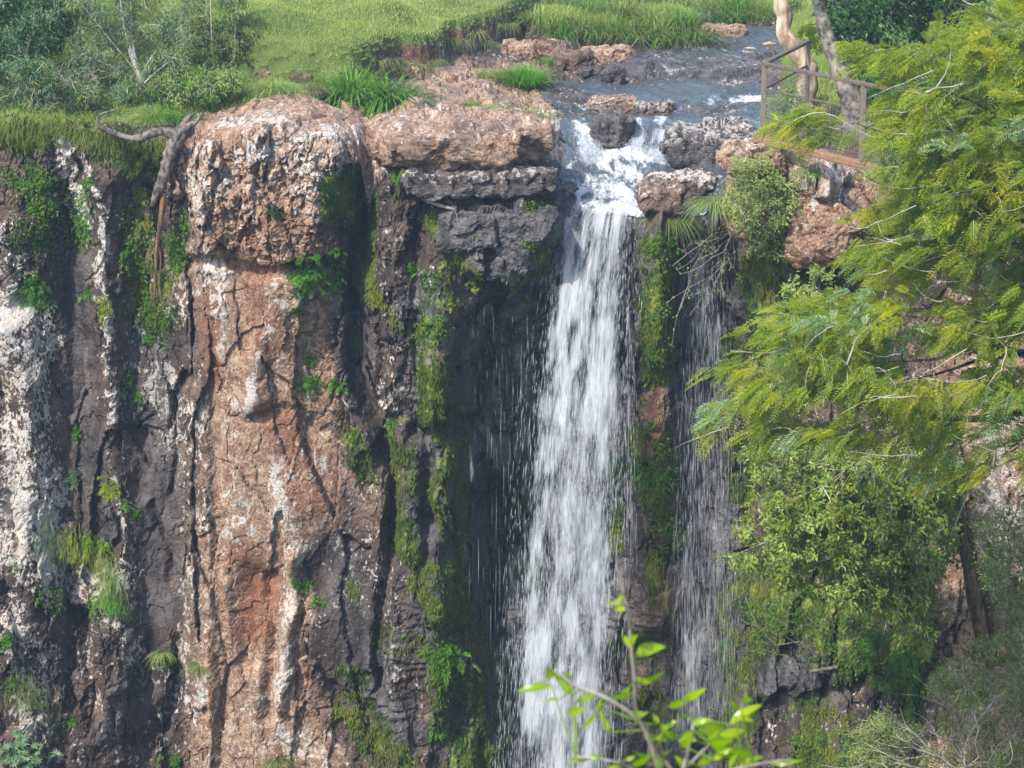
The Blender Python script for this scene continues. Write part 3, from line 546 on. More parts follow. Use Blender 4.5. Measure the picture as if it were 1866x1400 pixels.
M['stick'] = bark_material('bleached_stick', (.16, .12, .10), (.42, .36, .31))
# ------------------------------------------------------------------ boulders and ledge blocks
def ico(n):
    bm = bmesh.new(); bmesh.ops.create_icosphere(bm, subdivisions=n, radius=1); V = np.array([v.co for v in bm.verts]); Fq = np.array([[v.index for v in f.verts] for f in bm.faces]); bm.free(); return V, Fq
ICO = ico(6)
def boulder(label, c, size, seed, warm=.5, lichen=.4, moss=0., wet=0., boxy=.5, rust=0., rot=0., cat='rock', group=None, tilt=0.):
    """c = centre of the rock; size = half widths in metres"""
    V = ICO[0]; p = 2 + boxy * 5
    W = V / (np.abs(V) ** p).sum(1, keepdims=True) ** (1 / p)
    W = W * np.array(size); q = W + seed * 13.7
    s = min(size)
    N = unit(W / np.array(size) ** 1.5)
    h, e = facets(q / max(s, .12) * .9, seed, .9); h2, e2 = facets(q / max(s, .12) * 2.2, seed + 40, 1.); d = h * .30 * s + h2 * .07 * s + fbm(q * 2.2, 4, seed) * .10 * s + fbm(q * 9, 4, seed + 3) * .035 + fbm(q * 5, 3, seed + 5, .6, True) * .03
    W = W + N * d[:, None]
    cr, sr = math.cos(rot), math.sin(rot); ct, st = math.cos(tilt), math.sin(tilt)
    W = W @ np.array([[ct, 0, st], [0, 1, 0], [-st, 0, ct]]); N = N @ np.array([[ct, 0, st], [0, 1, 0], [-st, 0, ct]])
    W = W @ np.array([[cr, sr, 0], [-sr, cr, 0], [0, 0, 1]])
    up = np.clip(N[:, 2], -1, 1); n = fbm((W + c) * 1.7, 3, seed + 9)
    att = {'lichen': np.clip(lichen * (.6 + .5 * up + .5 * n), 0, 1), 'moss': np.clip(moss * (.8 + n), 0, 1), 'wet': np.clip(wet * (1.05 - .25 * up), 0, 1), 'warm': np.full(len(W), warm), 'rust': np.full(len(W), rust)}
    base = np.asarray(c) - np.array([0, 0, size[2]])
    o = new_mesh('boulder', W + np.asarray(c), ICO[1], M['rock'], att, seed == 31, None, base)
    return tag(o, label, cat, group)
def rock_at(label, px, py, wpx, hpx, seed, dz=0., depth=None, Y=None, **kw):
    """rock whose foot shows at py + hpx / 2"""
    g = on_top(px, py + hpx * .35) if Y is None else atY(px, py, Y)
    k = (g[1] + 42) / F; sx = wpx * .5 * k; sz = hpx * .5 * k; sy = depth if depth else sx * .75
    c = g + np.array([0, sy * .3, sz * .25 + dz]) if Y is None else g
    return boulder(label, c, (sx, sy, sz), seed, **kw)
GR = 'loose rocks and ledge blocks along the stream'
rock_at('rounded wet boulder in mid-stream splitting the small cascade', 1114, 240, 80, 76, 1, warm=.35, lichen=.42, moss=.45, wet=.55, boxy=.25, dz=.12, depth=.5, group=GR)
rock_at('broad dark block with pale green lichen between the cascade and the fence', 1298, 256, 158, 82, 2, warm=.1, lichen=.62, moss=.42, wet=.5, boxy=.6, dz=.05, depth=.7, group=GR)
rock_at('low cream rock awash just above the cascade boulder', 1120, 186, 92, 24, 3, warm=.6, lichen=.55, wet=.2, boxy=.3, dz=.03, group=GR)
rock_at('small pale ridge of rock awash above the right-hand spill', 1192, 196, 74, 20, 4, warm=.4, lichen=.6, wet=.45, boxy=.3, dz=.02, group=GR)
rock_at('squared brown block at the left bank just below the tall grass', 1108, 97, 88, 36, 5, warm=.72, lichen=.25, boxy=.8, group=GR)
rock_at('lumpy brown rock under the eroded turf bank, topped with a flat cap', 950, 82, 66, 44, 6, warm=.7, lichen=.2, boxy=.7, group=GR)
rock_at('square brown rock beside the flat-capped rock under the turf bank', 1000, 84, 62, 40, 7, warm=.62, lichen=.25, boxy=.8, group=GR)
rock_at('big pale lichen-crusted slab on the rim left of the cascade', 838, 254, 318, 92, 31, warm=.6, lichen=.42, boxy=.22, Y=.78, depth=1.0, rot=.14, moss=.12, group=GR)
rock_at('thin pale shelf of rock under the big lichen-crusted slab', 870, 322, 290, 46, 32, warm=.35, lichen=.55, boxy=.75, Y=.55, depth=.8, rot=.12, moss=.3, wet=.4, group=GR)
for n_, (lb, px, py, w_, h_, Y_) in enumerate([('upper wet angular block stepping down from the lip, under the pale shelf', 925, 368, 150, 52, .62), ('broad wet block left of the waterfall lip, second step down', 975, 412, 120, 60, .62), ('wet blue-grey block under the level stick, second step down', 880, 418, 110, 70, .38), ('lowest wet block of the steps left of the fall, above the dark recess', 930, 470, 130, 64, .42)]):
    rock_at(lb, px - 22, py, w_, h_, 41 + n_, warm=.08, lichen=.3, moss=.3, wet=.62, boxy=.85, Y=float(on_face(px, py)[1]) + .19, depth=.36, rot=.1 - .12 * n_, tilt=.06 * (n_ - 1), group=GR)
rock_at('low brown rock behind the round grass tussock', 1046, 104, 66, 38, 8, warm=.5, lichen=.2, moss=.2, boxy=.6, group=GR)
rock_at('dark rounded ledge rock below the squared brown block', 1092, 128, 90, 30, 9, warm=.4, lichen=.2, wet=.4, boxy=.4, group=GR)
rock_at('flat grey ledge block between the stream and the dry shrub', 1243, 337, 118, 46, 10, warm=.4, lichen=.6, moss=.25, wet=.15, boxy=.8, dz=.03, depth=.45, group=GR)
rock_at('grey block right of the waterfall lip with grass hanging off it', 1204, 387, 74, 44, 11, warm=.4, lichen=.5, moss=.3, wet=.15, boxy=.7, dz=.02, depth=.4, group=GR)
rock_at('wet rock with mossy face left of the waterfall lip', 1006, 352, 88, 46, 12, warm=.25, lichen=.5, moss=.4, wet=.6, boxy=.3, dz=.02, depth=.45, group=GR)
rock_at('flat reddish rock on the far side of the still pool', 1318, 54, 84, 20, 14, warm=.75, lichen=.25, boxy=.6, group=GR)
rock_at('grey-brown ledge behind the still pool near the cream trunk', 1395, 44, 70, 14, 15, warm=.5, lichen=.3, boxy=.6, group=GR)
rock_at('red-brown rock under the edge of the turf beside the broad-bladed tussock', 740, 118, 58, 24, 16, warm=.8, lichen=.2, boxy=.6, group=GR)
rock_at('cream rounded rock under the fence beam', 1378, 288, 132, 64, 17, warm=.6, lichen=.62, boxy=.15, Y=-.35, depth=.6, group=GR)
rock_at('big orange-brown overhanging rock below the fence', 1500, 412, 130, 130, 18, warm=.8, lichen=.45, moss=.3, rust=.3, boxy=.2, Y=-.75, depth=.6, group=GR)
rock_at('blocky mossy rock under the dry shrub beside the second waterfall', 1390, 385, 130, 110, 19, warm=.6, lichen=.4, moss=.5, boxy=.25, Y=.05, depth=.6, group=GR)
rock_at('small flat rock half sunk in the lawn', 480, 103, 30, 9, 20, warm=.5, lichen=.3, boxy=.5, group=GR)
rock_at('grey rock in the grass near the yellowish tuft', 548, 128, 40, 15, 21, warm=.5, lichen=.35, boxy=.4, group=GR)
# ------------------------------------------------------------------ water
def foam_nodes(m, vec, foam, s1, s2):
    n = m.math('ADD', m.math('MULTIPLY', m.noise(vec, s1, 6, .68, .4), .75), m.math('MULTIPLY', m.noise(vec, s2, 4, .6), .35))
    th = m.math('MULTIPLY_ADD', foam, -.42, .80)
    return m.step(n, th, m.math('ADD', th, .16))
def river_material():
    m = NT('stream_water'); p = m.pos(); foam = m.attr('foam'); thin = m.attr('thin')
    q = m.scale(p, (1, .45, .6)); ff = foam_nodes(m, q, foam, 3.2, 12)
    ff = m.math('MULTIPLY', ff, m.math('GREATER_THAN', foam, .02))
    rip = m.math('ADD', m.math('MULTIPLY', m.noise(m.scale(p, (1, .5, 1)), 5, 6, .65, .6), 1), m.math('MULTIPLY', m.noise(m.scale(p, (1, .6, 1)), 19, 4, .6), .35))
    b = m.bump(rip, .9, .32)
    wat = m.bsdf((.10, .13, .155), .10, .6, b)  # base colour lightened to carry the sky reflection
    wh = m.bsdf((.80, .83, .86), .6, .3, b)
    tr = m.n('BsdfTransparent').outputs[0]
    x = m.n('MixShader'); m.put(x.inputs[0], m.math('SUBTRACT', .93, m.math('MULTIPLY', thin, .36))); m.t.links.new(tr, x.inputs[1]); m.t.links.new(wat, x.inputs[2])
    y = m.n('MixShader'); m.put(y.inputs[0], m.math('MULTIPLY', ff, .93)); m.t.links.new(x.outputs[0], y.inputs[1]); m.t.links.new(wh, y.inputs[2])
    return m.done(y.outputs[0])
def fall_material(name, streaks, col=(.76, .81, .87)):
    m = NT(name); den = m.attr('dens')
    c = m.bsdf(col, .55, .25); tl = m.n('BsdfTranslucent'); tl.inputs['Color'].default_value = (*col, 1)
    x = m.n('MixShader'); x.inputs[0].default_value = .35; m.t.links.new(c, x.inputs[1]); m.t.links.new(tl.outputs[0], x.inputs[2])
    if streaks:
        a = m.n('Attribute', attribute_name='flow').outputs['Vector']
        n1 = m.noise(m.scale(a, (12, 1.7, 3)), 1, 4, .6); n2 = m.noise(m.scale(a, (46, 3.4, 3)), 1, 3, .55); n3 = m.noise(m.scale(a, (4.2, 1.0, 3)), 1, 3, .5)
        n = m.math('ADD', m.math('MULTIPLY', n1, .5), m.math('ADD', m.math('MULTIPLY', n2, .3), m.math('MULTIPLY', n3, .42)))
        th = m.math('MULTIPLY_ADD', den, -.46, .86); al = m.math('MULTIPLY', m.step(n, th, m.math('ADD', th, .28)), .68)
    else: al = m.math('MULTIPLY', den, 1.0)
    tr = m.n('BsdfTransparent').outputs[0]; y = m.n('MixShader'); m.put(y.inputs[0], al); m.t.links.new(tr, y.inputs[1]); m.t.links.new(x.outputs[0], y.inputs[2])
    return m.done(y.outputs[0])
M['river'] = river_material(); M['sheet'] = fall_material('falling_water_sheet', True); M['strand'] = fall_material('falling_water_strands', False)

BG = B.reshape(NR, NX, 3); UG = U.reshape(NR, NX); VG = V.reshape(NR, NX); RV = river.reshape(NR, NX)
c0, c1 = np.searchsorted(xs, .3), np.searchsorted(xs, 7.5); r0, r1 = NF + 2, NF + NA + 300
W = BG[r0:r1, c0:c1].copy(); u = UG[r0:r1, c0:c1].ravel(); v = VG[r0:r1, c0:c1].ravel(); wf = W.reshape(-1, 3)
mask = np.maximum(RV[r0:r1, c0:c1].ravel(), stroke(u, v, [(1045, 388), (1165, 388)], 16))
foam = np.zeros(len(wf)); thin = np.zeros(len(wf))
for val, w_, pts in [(.95, 34, [(1060, 240), (1075, 285)]), (1, 30, [(1085, 292), (1150, 286), (1210, 290)]), (.9, 40, [(1100, 300), (1130, 300)]), (.72, 60, [(1090, 320), (1120, 345), (1110, 385)]), (.85, 24, [(1205, 225), (1210, 280)]), (.8, 16, [(1165, 225), (1165, 280)]),
                     (.9, 14, [(1335, 182), (1385, 178)]), (.55, 14, [(1300, 182), (1340, 188)]), (.75, 16, [(1040, 178), (1065, 192)]), (.5, 34, [(1060, 205), (1230, 205)]), (.7, 50, [(1060, 310), (1080, 360)]), (.85, 60, [(1150, 300), (1110, 365)]), (.8, 50, [(1045, 345), (1060, 385)]), (.85, 40, [(1060, 382), (1160, 382)]), (.7, 60, [(1060, 330), (1100, 375), (1150, 350)]), (.45, 50, [(1200, 310), (1160, 350)]), (.52, 70, [(1160, 120), (1300, 125), (1380, 115)]), (.4, 40, [(1100, 160), (1250, 180)]), (.4, 40, [(1150, 310), (1180, 340)]), (.3, 30, [(1250, 205), (1360, 205)]), (.7, 12, [(1250, 398), (1300, 400)]), (.5, 12, [(1360, 95), (1400, 100)])]:
    foam = np.maximum(foam, val * stroke(u, v, pts, w_, .8))
thin = .75 * sstep(222, 205, v) * (1 - .85 * stroke(u, v, [(1080, 160), (1200, 168), (1300, 165)], 26)) * (1 - stroke(u, v, [(1320, 62), (1400, 66)], 22)); thin = np.maximum(thin, stroke(u, v, [(1130, 120), (1250, 105), (1370, 115)], 60)); thin = np.maximum(thin, .5 * stroke(u, v, [(1240, 310), (1310, 340)], 50))
foam = np.maximum(foam, .30 + .17 * (thin > .3))  # faint flecks everywhere paint the sparkle of reflected sky, beside the real foam
wf[:, 2] += .055 - .085 * thin + fbm(wf * np.array([2.2, 1.2, 1]), 4, 200) * .035 * (1 - .3 * thin) + foam * fbm(wf * np.array([6, 4, 5]), 3, 205) * .05
wf[:, 1] -= .03 * (1 - np.repeat(TOPM.reshape(NR, NX)[r0:r1, 0], c1 - c0))
ii = np.arange(len(wf)).reshape(W.shape[:2]); q = np.stack([ii[:-1, :-1], ii[:-1, 1:], ii[1:, 1:], ii[1:, :-1]], -1).reshape(-1, 4); q = q[mask[q].mean(1) > .42]
used, inv = np.unique(q.ravel(), return_inverse=True)
tag(new_mesh('stream', wf[used], inv.reshape(-1, 4), M['river'], {'foam': foam[used], 'thin': thin[used]}), 'shallow blue-grey stream with white foam running over bedrock to the lip of the fall', 'stream', None, 'structure')

def falls(name, label, lip, foot, layers, n_strand, sw, dens0, slen=(.15, .6), spread=.12, spow=.5, edge=.12, seed=0, nz=1., dmax=1.):
    """lip, foot: lists of (px, py, Y); water leaves the lip level and drops on a parabola"""
    lip = np.array(lip, float); foot = np.array(foot, float)
    A0 = atY(lip[:, 0], lip[:, 1], lip[:, 2]); A1 = atY(foot[:, 0], foot[:, 1], foot[:, 2]); tk = np.linspace(0, 1, len(lip)); tf = np.linspace(0, 1, len(foot))
    def path(uu, s, oy=0., ox=0.):
        a = np.stack([np.interp(uu, tk, A0[:, k]) for k in range(3)], -1); b = np.stack([np.interp(uu, tf, A1[:, k]) for k in range(3)], -1)
        h = np.maximum(s, 0) ** spow
        p = np.empty(a.shape); p[..., 0] = a[..., 0] + (b[..., 0] - a[..., 0]) * h + ox * h; p[..., 1] = a[..., 1] + (b[..., 1] - a[..., 1]) * h - oy * h; p[..., 2] = a[..., 2] + (b[..., 2] - a[..., 2]) * s
        return p
    H = np.linalg.norm(A0.mean(0) - A1.mean(0)); Wd = np.linalg.norm(A0[-1] - A0[0]) * .5 + np.linalg.norm(A1[-1] - A1[0]) * .5
    root = empty(name, A0.mean(0), None, None); tag(root, label, 'waterfall', None, 'structure')
    def density(uu, s, sd):
        q = np.stack([uu * Wd * 3.0, s * H * .55, np.full(uu.shape, sd + .5)], -1).reshape(-1, 3)
        e = sstep(0, edge, uu) * sstep(1, 1 - edge, uu)
        return (np.clip(dens0 + nz * .85 * fbm(q, 3, 300 + seed) + nz * .35 * fbm(q * np.array([1.6, 2.6, 1]), 2, 320 + seed), 0, dmax).reshape(uu.shape) * e)
    nu = max(12, int(Wd / .05)); ns = max(16, int(H / .06))
    Vs = []; Fs = []; D = []; FL = []; off = 0
    for L in range(layers):
        g = np.meshgrid(np.linspace(0, 1, nu), np.linspace(0, 1, ns)); uu, ss = g
        p = path(uu, ss, (L - layers * .5) * spread); p = p.reshape(-1, 3)
        p[:, 1] += fbm(np.column_stack([uu.ravel() * Wd * 4, ss.ravel() * H * .8, np.full(p.shape[0], L * 3.)]), 3, 310 + L) * .10 * ss.ravel() ** .5
        Vs.append(p); D.append(density(uu, ss, L * 7.3).ravel()); FL.append(np.column_stack([uu.ravel() * Wd, ss.ravel() * H - ss.ravel() ** .5 * 1.5, np.full(p.shape[0], L * 5.1 + seed)]))
        i = np.arange(nu * ns).reshape(ns, nu); Fs.append(np.stack([i[:-1, :-1], i[:-1, 1:], i[1:, 1:], i[1:, :-1]], -1).reshape(-1, 4) + off); off += nu * ns
    new_mesh('water_sheet', np.vstack(Vs) - root.location, np.vstack(Fs), M['sheet'], {'dens': np.concatenate(D), 'flow': np.vstack(FL)}, True, root)
    uu = rng.random(n_strand * 3); ss = rng.random(n_strand * 3) ** .9; keep = rng.random(len(uu)) < (density(uu, ss, 3.) + .06) ** 1.3; uu = uu[keep][:n_strand]; ss = ss[keep][:n_strand]; n = len(uu)
    uu = np.where(rng.random(n) < .2, np.clip(.5 + (uu - .5) * (1.25 + .5 * rng.random(n)), -.22, 1.15), uu)
    L = rng.uniform(*slen, n) * (.35 + .65 * ss ** .4) / H; oy = rng.normal(size=n) * spread * layers * .45; ox = rng.normal(size=n) * .07
    c = [path(uu, ss + L * k, oy, ox) for k in (0, .4, 1)]
    wd = rng.uniform(.35, 1, n) * sw; an = np.array([0, 2.1, 4.2]); ring = np.stack([np.cos(an), np.sin(an), 0 * an], -1)
    V = np.concatenate([c[0][:, None], c[1][:, None] + ring[None] * wd[:, None, None] * .5, c[2][:, None]], 1)
    b = (np.arange(n) * 5)[:, None]; T = np.concatenate([b + np.array([t]) for t in ((0, 1, 2), (0, 2, 3), (0, 3, 1), (4, 2, 1), (4, 3, 2), (4, 1, 3))])
    new_mesh('water_strands', V.reshape(-1, 3) - root.location, T, M['strand'], {'dens': np.repeat(rng.uniform(.1, .55, n), 5)}, True, root)
    return root
Ylip = lambda px, py: float(on_face(px, py)[1])
yl = Ylip(1100, 392) - .06
falls('waterfall', 'tall white main waterfall dropping from the rock lip in streaks', [(1004, 388, yl), (1060, 380, yl), (1120, 378, yl), (1180, 388, yl)], [(900, 1470, -.9), (1020, 1470, -1.05), (1128, 1470, -.9)], 4, 10500, .016, .54, slen=(.1, .42), spread=.18, edge=.26, seed=1)
yv = Ylip(1275, 415) - .05
falls('waterfall', 'thin veil of water falling to the right of the main waterfall', [(1246, 404, yv), (1280, 402, yv), (1318, 408, yv)], [(1225, 1320, 1.0), (1280, 1320, .95), (1352, 1320, 1.0)], 3, 3000, .010, .47, slen=(.15, .6), spread=.12, edge=.2, seed=2, nz=.5, dmax=.62)
falls('waterfall', 'fine drips trickling down the dark wet wall left of the main waterfall', [(858, 520, .1), (960, 540, .3)], [(850, 1150, -.1), (965, 1150, .3)], 1, 260, .012, .12, slen=(.2, 1.2), spread=.1, edge=.05, seed=3)
falls('waterfall', 'single thin drip line falling just right of the main waterfall', [(1140, 560, .1), (1146, 560, .1)], [(1140, 1000, -.1), (1152, 1000, -.1)], 1, 70, .014, .5, slen=(.3, 1.0), spread=.02, seed=4)
# the small cascade above the lip: three tongues round the boulder
for lab, lip, foot, n in (('white tongue of the small cascade on the left of the wet boulder', [(1040, 226), (1070, 218), (1088, 222)], [(1046, 292), (1085, 296), (1128, 288)], 1300), ('narrow white tongue of the small cascade between the wet boulder and the broad spill', [(1154, 216), (1176, 214)], [(1140, 284), (1180, 286)], 600), ('broad white spill of the small cascade over the edge beside the dark block', [(1196, 216), (1236, 222)], [(1168, 290), (1240, 296)], 1200)):
    La = [on_top(*p) for p in lip]; Lf = [on_top(*p) for p in foot]
    falls('cascade', lab, [(p[0], p[1], q[1] - .02) for p, q in zip(lip, La)], [(p[0], p[1], q[1] - .12) for p, q in zip(foot, Lf)], 2, n, .02, .62, slen=(.08, .3), spread=.07, spow=.6, edge=.2, seed=int(lip[0][0]))
# ------------------------------------------------------------------ grass, moss and tufts
def grass_stuff():
    tri = quads[qg]; a = P[tri].mean(1); nn = len(a); u_, v_ = proj(a)
    area = np.linalg.norm(np.cross(P[tri[:, 1]] - P[tri[:, 0]], P[tri[:, 3]] - P[tri[:, 0]]), axis=1)
    tf = A['turf'][tri].mean(1); vis = (u_ > -60) & (u_ < 1930) & (v_ > -60) & (v_ < 330)
    w_ = area * vis * tf * np.where(u_ < 440, .55, 1) * np.where(a[:, 1] < 6, 1.5, 1)
    n = 330000; pick = rng.choice(nn, n, p=w_ / w_.sum())
    p = a[pick] + rng.normal(size=(n, 3)) * np.array([.03, .05, 0]); pu, pv = u_[pick], v_[pick]
    h = rng.uniform(.035, .085, n) * (1 + .7 * fbm(p * 1.3, 3, 400)); long = np.clip(inpoly(pu, pv, [(940, -80), (965, 20), (980, 48), (1060, 74), (1270, 82), (1275, 40), (1445, 30), (1445, -80)], 10), 0, 1); rightg = (pu > 1430)
    edge = inpoly(pu, pv, [(300, 225), (330, 60), (440, 60), (460, 150), (620, 175), (640, 200)], 15)
    h = h * (1 + 3.2 * long * (.5 + fbm(p * 1.1, 2, 410)) + edge * 1.0 * rng.random(n) + rightg * 1.2)
    h = np.clip(h, .02, .5)
    d = rand_dirs(n, (.1, -.15, 1), .38); s = unit(np.cross(d, rng.normal(size=(n, 3)))); wd = rng.uniform(.009, .018, n) * (1 + 1.0 * (long > .5))
    V = np.stack([p - s * wd[:, None] * .5, p + s * wd[:, None] * .5, p + d * h[:, None]], 1)
    r = np.clip(rng.random(n) * .5 + .75 * fbm(p * np.array([.8, .5, 1]), 4, 420) + .32, 0, 1)
    o = new_mesh('grass', V.reshape(-1, 3), np.arange(n * 3).reshape(-1, 3), M['lawn'], {'rnd': np.repeat(r, 3)}, False)
    tag(o, 'short green grass covering the plateau lawn above the cliff', 'grass', None, 'stuff')
grass_stuff()
def moss_stuff():
    tri = quads[~qg & ~qr]; ms = A['moss'][tri].mean(1); a = P[tri].mean(1); u_, v_ = proj(a)
    area = np.linalg.norm(np.cross(P[tri[:, 1]] - P[tri[:, 0]], P[tri[:, 3]] - P[tri[:, 0]]), axis=1)
    cl = fbm(a * np.array([4, 4, 2.2]), 4, 430)
    w_ = area * np.clip(ms - .25, 0, 1) * np.clip(.35 + 1.6 * cl, 0, 1) * (v_ < 1460) * (u_ > -40) * (u_ < 1900) * (v_ > 190)
    n = 95000; pick = rng.choice(len(a), n, p=w_ / w_.sum()); p = a[pick] + rng.normal(size=(n, 3)) * np.array([.015, .005, .02])
    L = rng.uniform(.03, .11, n); d = rand_dirs(n, (0, -.45, -1), .35)
    arr = [p + np.array([0, -.005, .01]), d, np.array([0, -1., .3]) + rng.normal(size=(n, 3)) * .5, L, L * rng.uniform(.22, .42, n)]
    r = np.clip(.45 + .9 * fbm(p * 1.4, 3, 440) + rng.normal(size=n) * .15 - .25 * A['wet'][tri].mean(1)[pick], 0, 1)
    tag(put_leaves('moss', arr, M['moss'], rnd=r), 'hanging yellow-green and dark green moss on the cliff', 'moss', None, 'stuff')
moss_stuff()
def tussock(label, px, py, n, L, sp, mat, droop=.5, wd=.012, base=.12, group=None, cat='grass tuft', name='grass_tussock', lean=(0, -.12, 1), Y=None, drymix=0.):
    g = on_top(px, py) if Y is None else (on_face(px, py) if Y == 'face' else atY(px, py, Y))
    ang = rng.random(n) * 6.283; rad = base * np.sqrt(rng.random(n)); b = g + np.stack([np.cos(ang) * rad, np.sin(ang) * rad, 0 * rad - .03], -1)
    d = np.asarray(lean) + np.stack([np.cos(ang), np.sin(ang), 0 * ang], -1) * (rad / base * sp)[:, None] + rng.normal(size=(n, 3)) * .14
    Lr = L * rng.uniform(.55, 1.1, n); V, Fq, k = ribbons(b, d, Lr, np.full(n, wd) * rng.uniform(.7, 1.3, n), droop * rng.uniform(.5, 1.4, n))
    o = new_mesh(name, V, Fq, M[mat], {'rnd': np.repeat(rng.random(n), k)}, True, None, g); tag(o, label, cat, group)
    if drymix:
        m_ = int(n * drymix); dd = rand_dirs(m_, (0, -.3, .1), .5); V, Fq, k = ribbons(b[:m_], dd, Lr[:m_] * .9, np.full(m_, wd * .9), np.full(m_, .9))
        new_mesh('dry_blades', V - g, Fq, M['dry'], {'rnd': np.repeat(rng.random(m_), k)}, True, o)
    return o
GT = 'grass tussocks on the rocks and stream bank'
for lab, px, py, n, L, sp, mat, dr, wd, ba in [
 ('large clump of broad arching blades at the rim beside the gully, its left half', 640, 186, 520, 1.25, .6, 'reed', .6, .034, .42),
 ('large clump of broad arching blades at the rim beside the gully, its right half', 706, 190, 480, 1.1, .65, 'reed', .8, .032, .34),
 ('round bright green tussock standing on the bare rock near the stream', 956, 156, 1300, .72, .5, 'fern', .5, .014, .34),
 ('thin pale tussock just left of the round bright tussock', 893, 138, 220, .34, .8, 'grass', .5, .010, .26),
 ('small spiky tuft at the left end of the row on the pale rim rock', 852, 192, 240, .36, .9, 'grass', .5, .010, .16),
 ('second spiky tuft of the row on the pale rim rock', 893, 202, 260, .36, .9, 'grass', .5, .010, .18),
 ('low wide tuft in the middle of the row on the pale rim rock', 940, 206, 280, .28, 1.0, 'grass', .5, .010, .26),
 ('low tuft at the right end of the row on the pale rim rock', 990, 210, 240, .26, 1.1, 'grass', .5, .010, .26),
 ('drooping tuft in the rock gap right of the round bright tussock', 1010, 118, 260, .45, .9, 'reed', .7, .014, .2),
 ('little tuft at the right end of the squared brown block', 1152, 100, 130, .28, .8, 'reed', .5, .012, .12),
 ('small leaning tuft below the squared brown block and the tall grass', 1062, 84, 150, .4, .6, 'grass', .5, .012, .14),
 ('yellowish dry tuft left of the broad-bladed clump', 558, 168, 320, .38, 1.0, 'dry', .6, .010, .22),
 ('dull green tuft on the slope by the half-sunk rock', 545, 142, 160, .32, .9, 'olive', .5, .012, .2),
 ('tiny tuft standing in the shallow water near the fence', 1346, 168, 60, .22, .5, 'fern', .3, .010, .06)]:
    tussock(lab, px, py, n, L, sp, mat, dr, wd, ba, GT)
GF = 'tall grass clumps on the far bank'
far = [(985, 40), (1020, 62), (1052, 48), (1085, 66), (1118, 58), (1150, 72), (1185, 70), (1215, 74), (1240, 70), (1262, 76), (1070, 22), (1130, 30), (1190, 38), (1240, 44), (1000, 12), (1290, 28), (1330, 34), (1372, 36), (1405, 34), (1060, 0), (1160, 4), (1250, 12), (1340, 10)]
for i, (px, py) in enumerate(far):
    kind = i % 3
    tussock(['tall leaning grass clump of the far bank above the stream', 'tall leaning grass clump of the far bank above the stream', 'tall leaning grass clump of the far bank above the stream'][kind], px, py, 170, .85 + .2 * (i % 2), .6, ['grass', 'reed', 'olive'][kind], .7, .018, .34, GF, drymix=.25 if i % 4 == 1 else 0)
GL = 'grass hanging over the left rim under the shrubs'
for px, py, m_ in [(310, 205, 'grass'), (345, 190, 'olive'), (385, 180, 'grass'), (420, 172, 'grass'), (280, 212, 'reed'), (150, 212, 'grass'), (60, 212, 'grass'), (100, 190, 'olive'), (20, 200, 'reed'), (210, 206, 'olive'), (460, 165, 'grass'), (500, 160, 'grass'), (335, 215, 'reed')]:
    tussock('ragged grass tuft on the rim below the shrubs at the upper left', px, py, 200, .42, 1.0, m_, .8, .012, .28, GL)
GB = 'dry grass fringe hanging over the eroded turf bank'
for px, py in [(690, 100), (712, 98), (738, 96), (762, 97), (786, 95), (800, 88), (808, 72), (818, 62), (840, 52), (862, 46), (885, 40), (908, 34), (930, 28)]:
    tussock('ragged dry grass fringe hanging over the dark eroded turf bank', px, py, 60, .24, .8, 'olive', 1.3, .010, .2, GB, lean=(.15, -.6, .3), drymix=.7)
tussock('hanging tuft of dry and green grass right of the waterfall lip', 1222, 392, 240, .48, .9, 'olive', 1.1, .012, .16, GT, lean=(0.1, -.5, .5), drymix=.7)
tussock('green tuft on the flat grey ledge block', 1200, 345, 120, .3, .8, 'grass', .8, .010, .12, GT, lean=(0, -.5, .6))
tussock('thin hanging tuft on the brown foot of the buttress', 505, 1385, 160, .4, .6, 'olive', .9, .010, .12, GT, lean=(0, -.4, .7), Y='face')
tussock('small tuft on a dark ledge low in the middle of the left wall', 293, 1185, 120, .24, .9, 'grass', 1, .010, .08, GT, lean=(0, -.6, .4), Y='face')
tussock('short tuft on the brown ledge right of the dark wall tuft', 360, 1205, 120, .24, .9, 'olive', 1, .010, .08, GT, lean=(0, -.6, .4), Y='face')
# ------------------------------------------------------------------ ferns and small plants clinging to the rock
def fern(label, px, py, w, h, mat, n=26, group='fern clumps clinging to the rock', kind='frond', cat='fern', name='fern_clump'):
    c = on_face(px, py); k = (c[1] + 42) / F; W_, H_ = w * k * .5, h * k * .5
    q = rng.normal(size=(n, 2)) * .5; st = np.zeros((n, 3)); rim_ = []
    for i, (a_, b_) in enumerate(q):
        f_ = on_face(px + a_ * w * .45, py + b_ * h * .45); f_[1] = max(f_[1], c[1] - .25); f_[1] = min(f_[1], c[1] + .2); st[i] = f_
    d = np.column_stack([q[:, 0] * .9, -np.full(n, .8), q[:, 1] * -.5 + .35]) + rng.normal(size=(n, 3)) * .3
    L = rng.uniform(.5, 1.0, n) * np.clip(min(W_, H_) * .8, .08, .2)
    arr, ctr = fronds(st + np.array([0, .02, 0]), d, rand_dirs(n, (0, -.4, 1), .3), L, 7, max(.034, L.mean() * .36), .020, .5, 1.05)
    arr[4] = arr[3] * rng.uniform(.6, .85, len(arr[3]))
    r = np.clip(np.tile(np.repeat(rng.random(n), 7), 2) * .5 + rng.random(len(arr[0])) * .5, 0, 1)
    return tag(put_leaves(name, arr, M[mat], None, c, r), label, cat, group)
